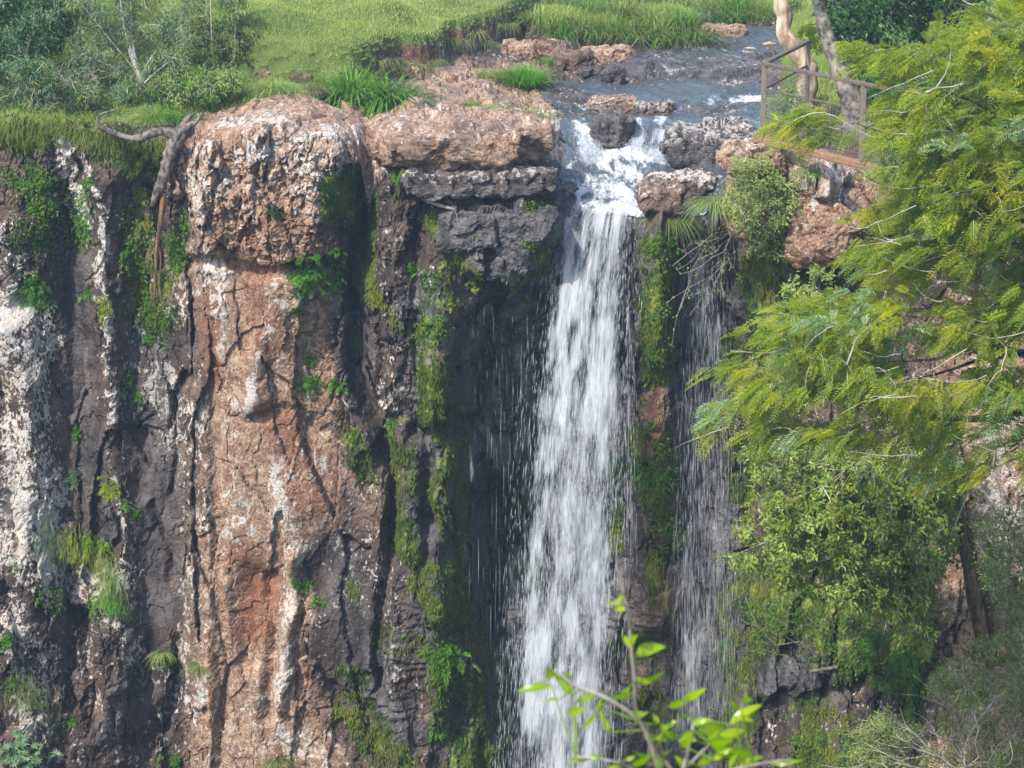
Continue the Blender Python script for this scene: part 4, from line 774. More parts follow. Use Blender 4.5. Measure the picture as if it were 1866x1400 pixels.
FERNS = [(58, 525, 46, 50, 'fern', 'bright green fern patch on the dark wall near the left edge, its upper half'), (72, 548, 36, 30, 'fern', 'bright green fern patch on the dark wall near the left edge, its lower half'), (157, 535, 24, 22, 'fern', 'small green fern left of the pale rib'), (190, 560, 26, 44, 'yfern', 'yellow moss-fern tuft on the pale rib'), (270, 617, 26, 20, 'fern', 'small round fern alone in the dark recess under the stump'),
 (560, 495, 60, 60, 'fern', 'wide fern patch on the buttress left of the gully'), (548, 530, 26, 30, 'fernshade', 'dangling lower end of the wide fern patch on the buttress'), (607, 512, 26, 66, 'fern', 'tall narrow fern strip just left of the gully'), (612, 462, 26, 26, 'fern', 'small fern above the narrow strip beside the gully'), (600, 345, 34, 26, 'fern', 'fern at the top of the dark hollow in the buttress crown'), (598, 372, 34, 36, 'fernshade', 'dark cushion below the fern in the hollow of the buttress crown'), (654, 408, 16, 18, 'fern', 'tiny fern inside the upper gully'), (495, 385, 30, 20, 'fernshade', 'dull green cushion in the middle of the buttress crown'), (545, 565, 20, 16, 'fern', 'tiny fern below the wide patch on the buttress'),
 (560, 698, 50, 34, 'fern', 'left one of two round ferns half-way down the buttress'), (612, 702, 32, 26, 'fern', 'right one of two round ferns half-way down the buttress'), (563, 655, 20, 22, 'fern', 'small fern just above the two round ferns'), (755, 488, 34, 24, 'fern', 'fern in the crevice between two grey ribs'), (722, 320, 18, 18, 'fern', 'small fern under the pale rim boulder'), (898, 400, 14, 26, 'fern', 'tiny upright fern on the wet ledge left of the fall'), (868, 505, 20, 40, 'yfern', 'yellow-green fern strip hanging under the wet ledge'), (825, 552, 26, 18, 'yfern', 'yellow-green fern on the mossy rib under the ledge'), (712, 778, 16, 40, 'fern', 'narrow fern in the crack between the mossy ribs'),
 (930, 680, 16, 18, 'fernshade', 'tiny dark fern on the wet wall left of the fall'), (842, 790, 24, 12, 'fernshade', 'flat fern in the dark under the mossy block'), (940, 915, 46, 44, 'fernshade', 'blue-green fern in deep shade left of the fall'), (545, 1065, 44, 24, 'fern', 'bright fern at the edge of the red recess'), (577, 1095, 22, 18, 'fern', 'small round fern right of the red recess'), (812, 1192, 62, 52, 'fern', 'large bright fern cushion at the foot of the mossy ribs'), (798, 1235, 26, 40, 'fern', 'tail of fern hanging below the large bright cushion'), (800, 1325, 30, 50, 'fern', 'fern strip on the mossy slope at the bottom edge'),
 (1122, 852, 40, 58, 'fernshade', 'leafy fern right behind the edge of the main fall'), (1178, 868, 40, 36, 'fern', 'bright fern on the orange rock between the two falls, upper part'), (1195, 890, 44, 34, 'fern', 'bright fern on the orange rock between the two falls, lower part'), (1222, 955, 26, 34, 'fern', 'trailing fern end at the foot of the orange rock'), (1120, 960, 28, 70, 'yfern', 'yellow-green moss-fern strip beside the main fall'), (1208, 1015, 20, 34, 'fern', 'little fern below the orange rock between the falls'), (1185, 772, 16, 16, 'fern', 'tiny fern high on the orange rock between the falls'), (1325, 1170, 26, 14, 'fern', 'small bright fern on the mossy ledge right of the veil'), (1212, 450, 40, 56, 'fern', 'leafy green plant under the hanging grass right of the lip'), (1200, 690, 34, 30, 'yfern', 'yellowish tuft at the foot of the mossy pillar between the falls'),
 (195, 890, 40, 36, 'yfern', 'yellow-green fern on the pale rib low on the left'), (228, 920, 16, 18, 'fern', 'tiny fern below the yellow-green one on the pale rib'), (248, 937, 14, 14, 'fern', 'tiny lone fern on the smooth dark wall'), (140, 785, 12, 18, 'fern', 'tiny fern on the dark stain beside the white lichen'), (232, 690, 26, 26, 'fern', 'fern pair on the dark wall right of the pale rib, upper'), (228, 712, 20, 20, 'fern', 'fern pair on the dark wall right of the pale rib, lower'), (250, 722, 12, 18, 'fern', 'tiny fern beside the fern pair on the dark wall'), (165, 990, 46, 40, 'fern', 'bright fern above the trailing grass low on the left'), (310, 1385, 40, 26, 'fern', 'bright plant at the bottom edge under the dark smooth blocks'), (20, 1240, 26, 22, 'fern', 'small bright plant at the left edge above the faded grass'), (100, 1325, 24, 22, 'fernshade', 'dark leafy plant on the reddish ledge, lower left'), (128, 1315, 24, 12, 'fern', 'little fern by the dark leafy plant, lower left'), (10, 1170, 20, 26, 'fern', 'small plant on the left edge over the pale rock'), (190, 1095, 40, 22, 'fern', 'fern below the pale wispy grass, low on the left'), (315, 1205, 14, 30, 'fernshade', 'narrow dark fern in the black crack low on the left'), (130, 870, 46, 34, 'blue', 'bluish wispy fern on the dark stain'),
 (80, 335, 26, 20, 'fern', 'small fern on the upper left wall beside the pale streak'), (140, 395, 24, 18, 'fern', 'fern by the lower end of the pale streak, upper left'), (75, 365, 18, 34, 'yfern', 'yellowish fern strand below the moss curtain, upper left'), (160, 330, 18, 20, 'fern', 'fern in the dark gap right of the pale streak'), (255, 355, 28, 26, 'yfern', 'yellowish fern beside the stump trunk'), (230, 460, 26, 40, 'fern', 'fern hanging on the shaded wall left of the stump root, upper'), (265, 520, 30, 44, 'yfern', 'fern hanging on the shaded wall left of the stump root, lower'), (318, 440, 22, 50, 'fern', 'fern strip right of the stump root'), (325, 480, 20, 36, 'yfern', 'yellow-green fern strip below the one beside the stump root'), (85, 415, 16, 28, 'yfern', 'small yellow fern on the dark upper left wall'), (95, 445, 14, 18, 'fern', 'small green fern under the yellow one on the dark upper left wall'),
 (1400, 430, 36, 40, 'fern', 'green fern under the blocky mossy rock beside the veil'), (1230, 970, 10, 12, 'fern', 'tiny fern tip on the dark wall by the veil'), (1585, 1190, 40, 60, 'fern', 'bright leafy creeper on the mossy wall under the pale tree, left'), (1660, 1190, 60, 60, 'fern', 'bright leafy creeper on the mossy wall under the pale tree, right'), (1640, 1240, 40, 60, 'fernshade', 'dark creeper hanging under the bright leafy creepers'), (1565, 1215, 22, 18, 'fern', 'little plant on the dark ledge tip at the lower right'), (1580, 1345, 18, 16, 'fern', 'single broad-leaved plant in the dark gap at the lower right'), (1605, 1245, 26, 18, 'fern', 'small pale plant by the dark gap, lower right')]
for px, py, w_, h_, mt, lab in FERNS: fern(lab, px, py, w_, h_, mt, int(22 + w_ * h_ / 26))
def wall_grass(label, pts, w, n, L, mat, group):
    c = on_face(*pts[len(pts) // 2]); pp = np.array(pts, float); t = rng.random(n) * (len(pp) - 1); i = t.astype(int); q = pp[i] + (pp[np.minimum(i + 1, len(pp) - 1)] - pp[i]) * (t - i)[:, None] + rng.normal(size=(n, 2)) * w * .4
    b = np.array([on_face(*x) for x in q]); b[:, 1] = np.clip(b[:, 1], c[1] - .35, c[1] + .35)
    d = rand_dirs(n, (0, -.8, .35), .45); V, Fq, k = ribbons(b, d, L * rng.uniform(.4, 1.1, n), np.full(n, .007) * rng.uniform(.6, 1.3, n), rng.uniform(.5, 1.3, n))
    tag(new_mesh('hanging_tuft', V, Fq, M[mat], {'rnd': np.repeat(np.clip(rng.random(n), 0, 1), k)}, True, None, c), label, 'grass tuft', group)
WG = 'grass hanging on the cliff wall'
for px, py, m_ in [(20, 224, 'grass'), (70, 234, 'olive'), (120, 230, 'yfern'), (170, 240, 'grass'), (225, 236, 'yfern'), (270, 240, 'grass'), (45, 240, 'yfern'), (200, 250, 'olive')]:
    wall_grass('shaggy grass curtain hanging over the upper left rim', [(px - 25, py), (px, py + 4), (px + 25, py)], 24, 150, .2, 'olive' if m_ == 'grass' else 'moss', GL)
wall_grass('hanging grass clump on the pale lichen rock low on the left', [(110, 985), (150, 1000), (180, 1010)], 44, 700, .16, 'yfern', WG)
wall_grass('trailing grass strand below the hanging clump, low on the left', [(185, 1020), (205, 1060), (190, 1090)], 38, 600, .16, 'grass', WG)
wall_grass('pale wispy grass under the trailing strand, low on the left', [(200, 1085), (215, 1110)], 26, 200, .2, 'fern', WG)
wall_grass('bluish wispy grass left of the hanging clump', [(100, 960), (75, 985), (110, 1000)], 34, 380, .16, 'blue', WG)
wall_grass('faded grass clump above the dark rosette in the lower left corner', [(20, 1250), (50, 1260), (80, 1285)], 44, 520, .14, 'olive', WG)
def leafy_cover():
    m_ = np.zeros(len(P))
    for val, w_, pts in [(1, 50, [(250, 370), (260, 470), (310, 500)]), (.8, 40, [(325, 420), (330, 500)]), (.7, 60, [(60, 330), (80, 430)]), (.5, 40, [(150, 340), (140, 420)]), (.6, 50, [(270, 560), (310, 590)]), (.5, 40, [(20, 300), (30, 340)]), (1, 60, [(1600, 1120), (1660, 1180), (1650, 1280)]), (.8, 60, [(1560, 1080), (1700, 1100)]), (.5, 50, [(1400, 420), (1420, 520)]), (.35, 60, [(980, 420), (960, 500)]), (.4, 40, [(800, 520), (790, 600)]), (.4, 60, [(60, 1040), (140, 1100)]), (.5, 30, [(1190, 460), (1200, 640)]), (.8, 60, [(1660, 860), (1660, 1000)]), (.7, 90, [(1400, 1110), (1560, 1170)]), (.5, 60, [(1480, 1340), (1600, 1390)]), (.6, 50, [(1190, 760), (1220, 960)]), (.5, 40, [(1190, 420), (1200, 680)]), (.6, 60, [(1560, 900), (1480, 960)])]: m_ = np.maximum(m_, val * stroke(U, V, pts, w_, .9))
    tri = quads[~qg & ~qr]; a = P[tri].mean(1); area = np.linalg.norm(np.cross(P[tri[:, 1]] - P[tri[:, 0]], P[tri[:, 3]] - P[tri[:, 0]]), axis=1)
    w_ = area * m_[tri].mean(1) * np.clip(fbm(a * 2.6, 3, 460) * 2.2 + .05, 0, 1) * (V[tri[:, 0]] > 200)
    n = 2900; c = a[rng.choice(len(a), n, p=w_ / w_.sum())]; k = 7; p = np.repeat(c, k, 0) + rng.normal(size=(n * k, 3)) * np.array([.05, .02, .06]); p[:, 1] -= .03
    L = rng.uniform(.035, .075, n * k); arr = [p, rng.normal(size=p.shape) + np.array([0, -.5, -.3]), rand_dirs(n * k, (-.2, -.8, .6), .4), L, L * .62]
    tag(put_leaves('creeping_leaves', arr, M['cover'], rnd=np.clip(np.repeat(rng.random(n), k) * .7 + rng.random(n * k) * .4, 0, 1)), 'small green leaves creeping in patches over the shaded rock', 'creeper', None, 'stuff')
leafy_cover()
def rosette_bush():
    c = on_face(45, 1372) + np.array([0, -.15, 0]); n = 46; st = c + rng.normal(size=(n, 3)) * np.array([.27, .08, .14]); pos = []; d = []; nn = []; L = []
    for s in st:
        ax = unit(rand_dirs(1, (0, -.6, .8), .35))[0]; k = 9; a_ = np.linspace(0, 6.28, k, endpoint=False) + rng.random()
        e1 = unit(np.cross(ax, (1, .2, .1))); e2 = np.cross(ax, e1); dd = e1 * np.cos(a_)[:, None] + e2 * np.sin(a_)[:, None] + ax * .35
        pos.append(np.repeat(s[None], k, 0)); d.append(dd); nn.append(np.repeat(ax[None], k, 0)); L.append(rng.uniform(.09, .14, k))
    L = np.concatenate(L); o = put_leaves('leafy_shrub', [np.vstack(pos), np.vstack(d), np.vstack(nn), L, L * .3], M['blue'], None, c)
    tag(o, 'dark blue-green shrub of leaf rosettes in the lower left corner', 'shrub')
rosette_bush()
# ------------------------------------------------------------------ trees and shrubs
def near_on(polys, p, k):
    best = (1e9, None)
    for pts, rad in polys:
        d = np.linalg.norm(pts - p, axis=1) + .35 * np.maximum(0, (p[0] - pts[:, 0])) + .0
        i = int(d.argmin())
        if d[i] < best[0]: best = (d[i], pts[i], min(rad[i], .03))
    return best[1], best[2]
def shoots(anchors, limbs, r=.012, droop=.05, n=6):
    """a twig from the nearest limb to every leaf anchor; later twigs may branch from earlier ones"""
    tw = list(limbs); out = []
    order = np.argsort([min(np.linalg.norm(l[0] - a, axis=1).min() for l in limbs) for a in anchors])
    pool = np.vstack([l[0] for l in limbs]); dirs = {}
    for j, i in enumerate(order):
        a = anchors[i]; q = pool - a; d = np.linalg.norm(q, axis=1); k = int(d.argmin()); c = curve(pool[k], a, .22, n, -droop, .02)
        R_ = min(r, .004 + .011 * d[k]); out.append((c, np.linspace(R_, .003, n))); dirs[i] = unit(c[-1] - c[-2]); pool = np.vstack([pool, c[2:]])
    return out, np.array([dirs[i] for i in range(len(anchors))])
def feather_tree():
    root = empty('feathery_tree', atY(2200, 1500, -9.5), 'big yellow-green feathery-leaved tree leaning in over the right side', 'tree')
    loc = np.array(root.location)
    trunk = [pix_poly([(2230, 1900, -9.5, .26), (2200, 1300, -9.5, .22), (2160, 700, -9.6, .18), (2150, 200, -9.8, .13), (2080, -250, -10, .07)])]
    limbs = [pix_poly(p) for p in [
        [(2160, 820, -9.6, .10), (1990, 770, -9.6, .075), (1866, 752, -9.5, .055), (1780, 764, -9.4, .05), (1690, 760, -9.3, .035), (1600, 752, -9.3, .014)],
        [(2160, 720, -9.6, .10), (1960, 640, -9.6, .07), (1866, 645, -9.8, .055), (1800, 628, -9.8, .045), (1750, 636, -9.9, .03), (1700, 655, -10, .02), (1600, 660, -10, .010)],
        [(1866, 645, -9.8, .04), (1790, 655, -9.6, .03), (1730, 675, -9.5, .018), (1640, 700, -9.4, .01)],
        [(2155, 420, -9.7, .09), (1960, 290, -9.8, .06), (1866, 245, -9.9, .04), (1790, 228, -10, .026), (1735, 232, -10, .022), (1680, 250, -10.2, .016), (1620, 245, -10.2, .011), (1560, 225, -10.2, .007)],
        [(1866, 245, -9.9, .03), (1800, 200, -10.3, .02), (1730, 170, -10.4, .014), (1660, 165, -10.4, .008)],
        [(2155, 380, -9.7, .07), (1960, 390, -9.5, .05), (1866, 368, -9.4, .032), (1790, 350, -9.3, .022), (1740, 345, -9.2, .016), (1660, 375, -9.2, .009)],
        [(2155, 520, -9.7, .07), (1960, 440, -10, .045), (1866, 415, -10.2, .03), (1800, 440, -10.2, .022), (1745, 460, -10.3, .014), (1640, 490, -10.3, .008)],
        [(2150, 250, -9.8, .07), (1990, 120, -9.9, .04), (1866, 60, -10.2, .025), (1800, 25, -10.3, .018), (1740, 5, -10.3, .01)],
        [(1700, 655, -10, .016), (1600, 585, -10.5, .013), (1500, 590, -10.6, .010), (1420, 570, -10.6, .006)],
        [(1690, 760, -9.3, .02), (1560, 720, -9.8, .014), (1440, 700, -10.0, .010), (1330, 695, -10, .005)],
        [(1440, 700, -10, .008), (1380, 735, -10, .007), (1320, 745, -10, .004)], [(1500, 590, -10.6, .008), (1420, 640, -10.6, .007), (1330, 640, -10.6, .004)],
        [(1990, 770, -9.6, .05), (1866, 830, -9.2, .02), (1780, 870, -9, .014), (1740, 960, -9, .007)], [(1740, 345, -9.2, .012), (1640, 430, -9.4, .010), (1560, 450, -9.6, .006)], [(1680, 250, -10.2, .012), (1590, 250, -10.6, .008), (1500, 205, -10.8, .007), (1420, 232, -10.8, .004)]]]
    V, Fq = tubes(trunk, 9); new_mesh('trunk', V - loc, Fq, M['bark_dark'], None, True, root)
    for l in limbs[:8]:
        V, Fq = tubes([l], 7); new_mesh('limb', V - loc, Fq, M['bark_dark'], None, True, root)
    poly = [(1745, -40), (1720, 40), (1630, 95), (1600, 120), (1650, 155), (1590, 205), (1612, 240), (1600, 290), (1640, 330), (1610, 400), (1600, 470), (1580, 540), (1460, 555), (1410, 590), (1375, 640), (1370, 668), (1390, 690), (1370, 745), (1390, 760), (1385, 790), (1460, 800), (1600, 800), (1690, 740), (1866, 720), (1990, 700), (1990, -40)]
    q = sample_poly([(x + (22 if y < 330 else -15 if y < 500 else 8), y) for x, y in poly], 900, (75, .85), 3); q = q[(stroke(q[:, 0], q[:, 1], [(1660, 655), (1760, 640), (1900, 640)], 42, .3) + .8 * stroke(q[:, 0], q[:, 1], [(1600, 760), (1700, 765), (1900, 755)], 34, .3)) < rng.random(len(q)) * 1.1]; Yd = -10 + rng.normal(size=len(q)) * .75 + .25 * np.sin(q[:, 1] / 60)
    extra = np.array([(1420, 232), (1450, 218), (1480, 205), (1500, 222), (1530, 235), (1470, 240), (1320, 745), (1345, 735), (1370, 735), (1335, 665), (1355, 660), (1375, 680), (1600, 95), (1585, 105), (1640, 110), (1560, 95), (1310, 770), (1780, 860), (1720, 800)] + [tuple(x) for x in sample_poly([(1520, 800), (1866, 760), (1990, 800), (1760, 900), (1600, 850)], 26)] + [tuple(x) for x in sample_poly([(1990, -150), (2330, -150), (2420, 350), (2330, 760), (1990, 760)], 230)], float)
    an = np.vstack([atY(q[:, 0], q[:, 1], Yd), atY(extra[:, 0], extra[:, 1], np.full(len(extra), -10.4))])
    tw, di = shoots(an, limbs, .014, .03)
    surf = []
    for i in rng.choice(len(an), 100): c_ = an[i] + np.array([rng.normal() * .2, -.45 - .3 * rng.random(), rng.normal() * .15]); surf.append((curve(c_, c_ + np.array([rng.uniform(-.9, -.3), rng.normal() * .15, rng.uniform(-.35, .3)]), .14, 7, .05, .012), np.linspace(rng.uniform(.005, .010), .002, 7)))
    V, Fq = tubes(limbs[8:] + tw[::2] + surf, 5); new_mesh('pale_twigs', V - loc, Fq, M['bark_pale'], None, True, root)
    V, Fq = tubes(tw[1::2], 5); new_mesh('dark_twigs', V - loc, Fq, M['bark_grey'], None, True, root)
    k = 9; n = len(an) * k
    st = np.repeat(an, k, 0) + rng.normal(size=(n, 3)) * np.array([.13, .13, .06]); d = np.repeat(di * .5 + np.array([-.75, -.15, -.12]), k, 0) + rng.normal(size=(n, 3)) * np.array([.45, .5, .22])
    L = rng.uniform(.22, .42, n); arr, ctr = fronds(st, d, rand_dirs(n, (-.1, -.55, .8), .3), L, 13, .080, .02, .32, .95)
    arr[4] = arr[3] * rng.uniform(.24, .34, len(arr[3]))
    r = np.clip(np.tile(np.repeat(np.repeat(rng.random(len(an)), k) * .5 + rng.random(n) * .5, 13), 2) + rng.normal(size=len(arr[0])) * .1, 0, 1)
    gl = np.tile(np.repeat(np.repeat(rng.random(len(an)) < .12, k), 13), 2)
    put_leaves('crown', [a_[~gl] for a_ in arr], M['feather'], root, loc, r[~gl]); put_leaves('glint_foliage', [a_[gl] for a_ in arr], M['leaf_glint'], root, loc, r[gl])
    rach = [(np.vstack([st[i], ctr[i, [0, 4, 8, 12]]]), np.array([.004, .004, .003, .002, .001])) for i in range(0, n, 3)]
    V, Fq = tubes(rach, 3); new_mesh('leaf_stalks', V - loc, Fq, M['bark_pale'], None, False, root)
feather_tree()
def leafy(name, label, cat, trunks, limbs, anchors, mats, tm, tl, nl, L, wr, spread, group=None, twig=.010, twm='bark_pale', hang=.2, locp=None):
    """trunk(s), limbs, twigs to every anchor and a crown of single leaves along the twigs"""
    tr = [pix_poly(p, 4, .25) for p in trunks]; lm = [pix_poly(p) for p in limbs]
    loc = tr[0][0][0] if locp is None else np.asarray(locp); root = empty(name, loc, label, cat, group)
    for t_ in tr:
        V, Fq = tubes([t_], 10); new_mesh('trunk', V - loc, Fq, M[tm], None, True, root)
    tw, di = shoots(anchors, tr + lm, twig)
    V, Fq = tubes(lm + tw, 5); new_mesh('branches', V - loc, Fq, M[twm], None, True, root)
    c = np.stack([t_[0] for t_ in tw]); n = len(anchors) * nl; ti_ = np.repeat(np.arange(len(tw)), nl); f_ = rng.uniform(1.5, c.shape[1] - 1.01, n); i0 = f_.astype(int); fr = (f_ - i0)[:, None]
    p = c[ti_, i0] * (1 - fr) + c[ti_, i0 + 1] * fr + rng.normal(size=(n, 3)) * spread
    tg = unit(c[ti_, i0 + 1] - c[ti_, i0]); d = tg * .5 + rng.normal(size=(n, 3)) * .6 + np.array([0, -.1, -hang]); LL = rng.uniform(.65, 1.15, n) * L
    cl = rng.random(len(tw))[ti_]; r = np.clip(cl * .5 + rng.random(n) * .5, 0, 1)
    if isinstance(mats, str): mats = [mats]
    sel = (cl * 7.13 % 1 * len(mats)).astype(int)
    arr = [p, d, rand_dirs(n, (-.3, -.6, .8), .4), LL, LL * wr]
    for j, mt in enumerate(mats):
        s_ = sel == j; put_leaves('crown' if j == 0 else 'inner_foliage', [a_[s_] for a_ in arr], M[mt], root, loc, r[s_])
    return root
def anch(poly, n, Y, dy, clump=(60, .7), seed=0):
    q = sample_poly(poly, n, clump, seed); return atY(q[:, 0], q[:, 1], Y + rng.normal(size=n) * dy)
leafy('pale_leaved_tree', 'pale green small-leaved tree on the right cliff below the feathery tree', 'tree',
      [[(1800, 1210, -3.6, .14), (1775, 1090, -4, .11), (1755, 980, -4.2, .085), (1742, 880, -4.4, .06), (1735, 800, -4.6, .03)], [(1830, 1205, -3.5, .15), (1800, 1110, -3.7, .11), (1778, 1030, -3.9, .08), (1765, 960, -4.1, .05)]],
      [[(1742, 890, -4.4, .04), (1650, 880, -4.8, .03), (1540, 930, -5, .02), (1440, 970, -5, .012), (1330, 1015, -5, .005)], [(1750, 950, -4.2, .04), (1660, 960, -4.6, .025), (1560, 1000, -5, .015), (1450, 1040, -5, .008)], [(1735, 810, -4.6, .03), (1640, 820, -4.8, .02), (1500, 850, -5, .014), (1380, 880, -5, .006)], [(1700, 1010, -4.6, .02), (1690, 1060, -4.8, .014), (1640, 1060, -4.8, .008)]],
      np.vstack([anch([(1350, 820), (1420, 800), (1560, 830), (1660, 800), (1735, 830), (1750, 900), (1745, 1000), (1700, 1060), (1640, 1130), (1540, 1110), (1470, 1080), (1400, 1070), (1370, 1040), (1310, 1025), (1350, 1000), (1340, 960), (1370, 900)], 900, -4.9, .5, (55, .7), 5), anch([(1560, 1060), (1700, 1030), (1700, 1200), (1620, 1180)], 150, -4.3, .35), anch([(1560, 820), (1730, 830), (1745, 1020), (1600, 1040)], 220, -5.1, .4)]),
      ['pale', 'pale', 'pale', 'olive', 'feather'], 'bark_brown', None, 26, .10, .46, .05)
leafy('leafy_bush', 'green bush between the overhanging orange rock and the feathery tree', 'shrub', [[(1500, 600, -1.2, .03), (1490, 540, -1.3, .02), (1480, 500, -1.4, .01)]], [[(1490, 550, -1.3, .015), (1440, 530, -1.6, .008)]],
      anch([(1425, 530), (1450, 490), (1500, 480), (1530, 510), (1525, 560), (1440, 565)], 50, -1.7, .2), 'pale', 'bark_brown', None, 20, .085, .42, .04)
leafy('dark_bush', 'dark green bush in the shade under the long low limb of the feathery tree', 'shrub', [[(1690, 900, -3.4, .04), (1690, 830, -3.6, .03), (1690, 780, -3.7, .015)]], [],
      anch([(1640, 770), (1740, 765), (1730, 840), (1680, 850), (1645, 820)], 70, -3.8, .25), 'dark', 'bark_dark', None, 26, .10, .45, .06, twm='bark_dark')
# lower right scrub with bare twigs
GS = 'grey-green scrub in the lower right corner'
for i, (lab, poly, base) in enumerate([('grey-green twiggy scrub in the very corner at the lower right', [(1700, 1300), (1780, 1240), (1880, 1230), (1880, 1420), (1690, 1420)], (1800, 1480)), ('grey-green twiggy scrub reaching left along the bottom edge', [(1540, 1330), (1620, 1290), (1700, 1330), (1700, 1420), (1560, 1420)], (1640, 1480)), ('soft bluish scrub at the right edge under the two brown trunks', [(1690, 1250), (1760, 1180), (1880, 1130), (1880, 1260), (1740, 1290)], (1800, 1330)), ('wispy bush on the pink cliff at the right edge', [(1760, 960), (1880, 900), (1880, 1130), (1820, 1130)], (1860, 1180))]):
    leafy('scrub_bush', lab, 'shrub', [[(base[0], base[1], -5, .03), (base[0] - 5, base[1] - 40, -5.1, .02), (base[0] - 10, base[1] - 90, -5.2, .01)]], [], anch(poly, 170, -5.4, .5, (50, .5), 20 + i), ['olive', 'pale', 'olive', 'olive'], 'bark_grey', None, 22, .07, .34, .06, GS)
def bare_twigs(label, base, tips, Y, name='bare_shrub', r=.012, mat='bark_pale', sub=3, group=None, leaf=None):
    b = atY(base[0], base[1], Y); pl = []
    for tx, ty in tips:
        t_ = atY(tx, ty, Y + rng.normal() * .25); c = curve(b, t_, .18, 7, 0, .025); pl.append((c, np.linspace(r, .004, 7)))
        for k in range(sub):
            i = rng.integers(2, 6); e = c[i] + (unit(c[i] - c[i - 1]) + rng.normal(size=3) * .6) * np.linalg.norm(t_ - b) * rng.uniform(.2, .4); pl.append((curve(c[i], e, .15, 5), np.linspace(r * .5, .003, 5)))
    V, Fq = tubes(pl, 5)
    o = new_mesh(name, V, Fq, M[mat], None, True, None, b); tag(o, label, 'shrub', group)
    if leaf:
        e = np.vstack([p[0][2:] for p in pl]); n = len(e) * leaf[1]; pp = np.repeat(e, leaf[1], 0) + rng.normal(size=(n, 3)) * .03
        put_leaves('leaves', [pp, rng.normal(size=(n, 3)) + np.array([0, 0, -.3]), rand_dirs(n, (0, -.5, 1), .6), np.full(n, leaf[2]), np.full(n, leaf[2] * .45)], M[leaf[0]], o, b)
    return o
bare_twigs('spreading bare twigs with few leaves hanging in front of the second waterfall', (1338, 420), [(1240, 500), (1225, 485), (1255, 540), (1280, 470), (1300, 520), (1345, 500), (1320, 540), (1265, 445), (1240, 560)], .2, r=.004, sub=3, leaf=('pale', 2, .05))
bare_twigs('tangle of bare pale twigs in front of the corner scrub', (1760, 1400), [(1640, 1290), (1700, 1260), (1750, 1250), (1800, 1290), (1690, 1330), (1620, 1340), (1830, 1240), (1860, 1330), (1600, 1380), (1560, 1400)], -6, r=.009, sub=9)
bare_twigs('bare branching twigs against the pink cliff at the right edge', (1866, 1010), [(1770, 800), (1800, 760), (1740, 850), (1820, 850), (1760, 930), (1850, 800), (1790, 900), (1700, 880)], -4, r=.010, sub=9)
bare_twigs('dead drooping twigs under the feathery tree in front of the pale tree', (1640, 760), [(1560, 850), (1520, 880), (1600, 900), (1640, 880), (1500, 820), (1680, 900), (1470, 850)], -6.5, r=.008, sub=7)
bare_twigs('pale dead roots spread over the mossy ledge at the lower right', (1560, 1210), [(1350, 1130), (1400, 1150), (1440, 1160), (1460, 1180), (1500, 1160), (1370, 1140)], -.45, name='dead_root', r=.02, mat='driftwood', sub=2)
leafy('dry_shrub', 'scrubby shrub with small leaves sprawling over the rock under the fence', 'shrub', [[(1395, 400, -1.0, .03), (1385, 350, -1.1, .022), (1370, 310, -1.15, .012)]], [[(1385, 350, -1.1, .015), (1420, 330, -1.2, .008)], [(1390, 380, -1.0, .015), (1340, 390, -1.1, .008)]],
      np.vstack([anch([(1330, 330), (1335, 290), (1380, 270), (1440, 285), (1470, 340), (1440, 400), (1390, 430), (1330, 410), (1310, 370)], 220, -1.15, .25, (34, .8), 8), anch([(1345, 400), (1430, 410), (1450, 480), (1360, 470)], 50, -.7, .15)]), ['olive', 'pale', 'pale'], 'bark_brown', None, 14, .07, .42, .05)
tussock('bright grass tuft growing among the scrubby shrub under the fence', 1475, 312, 120, .26, .9, 'fern', .8, .010, .14, GT, lean=(0, -.4, .7), Y=-1.1)
tussock('grass spilling over the left end of the rock under the fence', 1300, 365, 220, .42, .9, 'grass', 1.0, .011, .18, GT, lean=(-.2, -.5, .5), Y=-.1)
# ---------------- top right: trunks, background crown, undergrowth
gc = on_top(1462, 214); Yc = gc[1]
o = empty('cream_trunk_tree', gc, 'tree with smooth cream leaning trunk behind the fence corner', 'tree')
V, Fq = tubes([pix_poly([(1462, 226, Yc, .235), (1464, 190, Yc, .20), (1472, 150, Yc, .19), (1466, 115, Yc, .185), (1440, 80, Yc, .165), (1427, 55, Yc + .05, .135), (1430, 30, Yc + .1, .15), (1422, 0, Yc + .1, .14), (1405, -120, Yc + .2, .12), (1440, -300, Yc + .3, .06)], 5, .22)], 14)
new_mesh('trunk', V - gc, Fq, M['bark_cream'], None, True, o)
def high_crown(root, loc, c, rad, n, mat):
    a_ = atY(c[0], c[1], loc[1]) + rng.normal(size=(n, 3)) * rad; m_ = 26; pp = np.repeat(a_, m_, 0) + rng.normal(size=(n * m_, 3)) * .22
    put_leaves('crown', [pp, rng.normal(size=pp.shape) - np.array([0, 0, .4]), rand_dirs(len(pp), (0, -.3, 1), .6), np.full(len(pp), .11), np.full(len(pp), .045)], M[mat], root, loc)
high_crown(o, gc, (1440, -420), np.array([.7, .7, .45]), 60, 'olive')
gm = on_top(1552, 262); Ym = gm[1] + .6
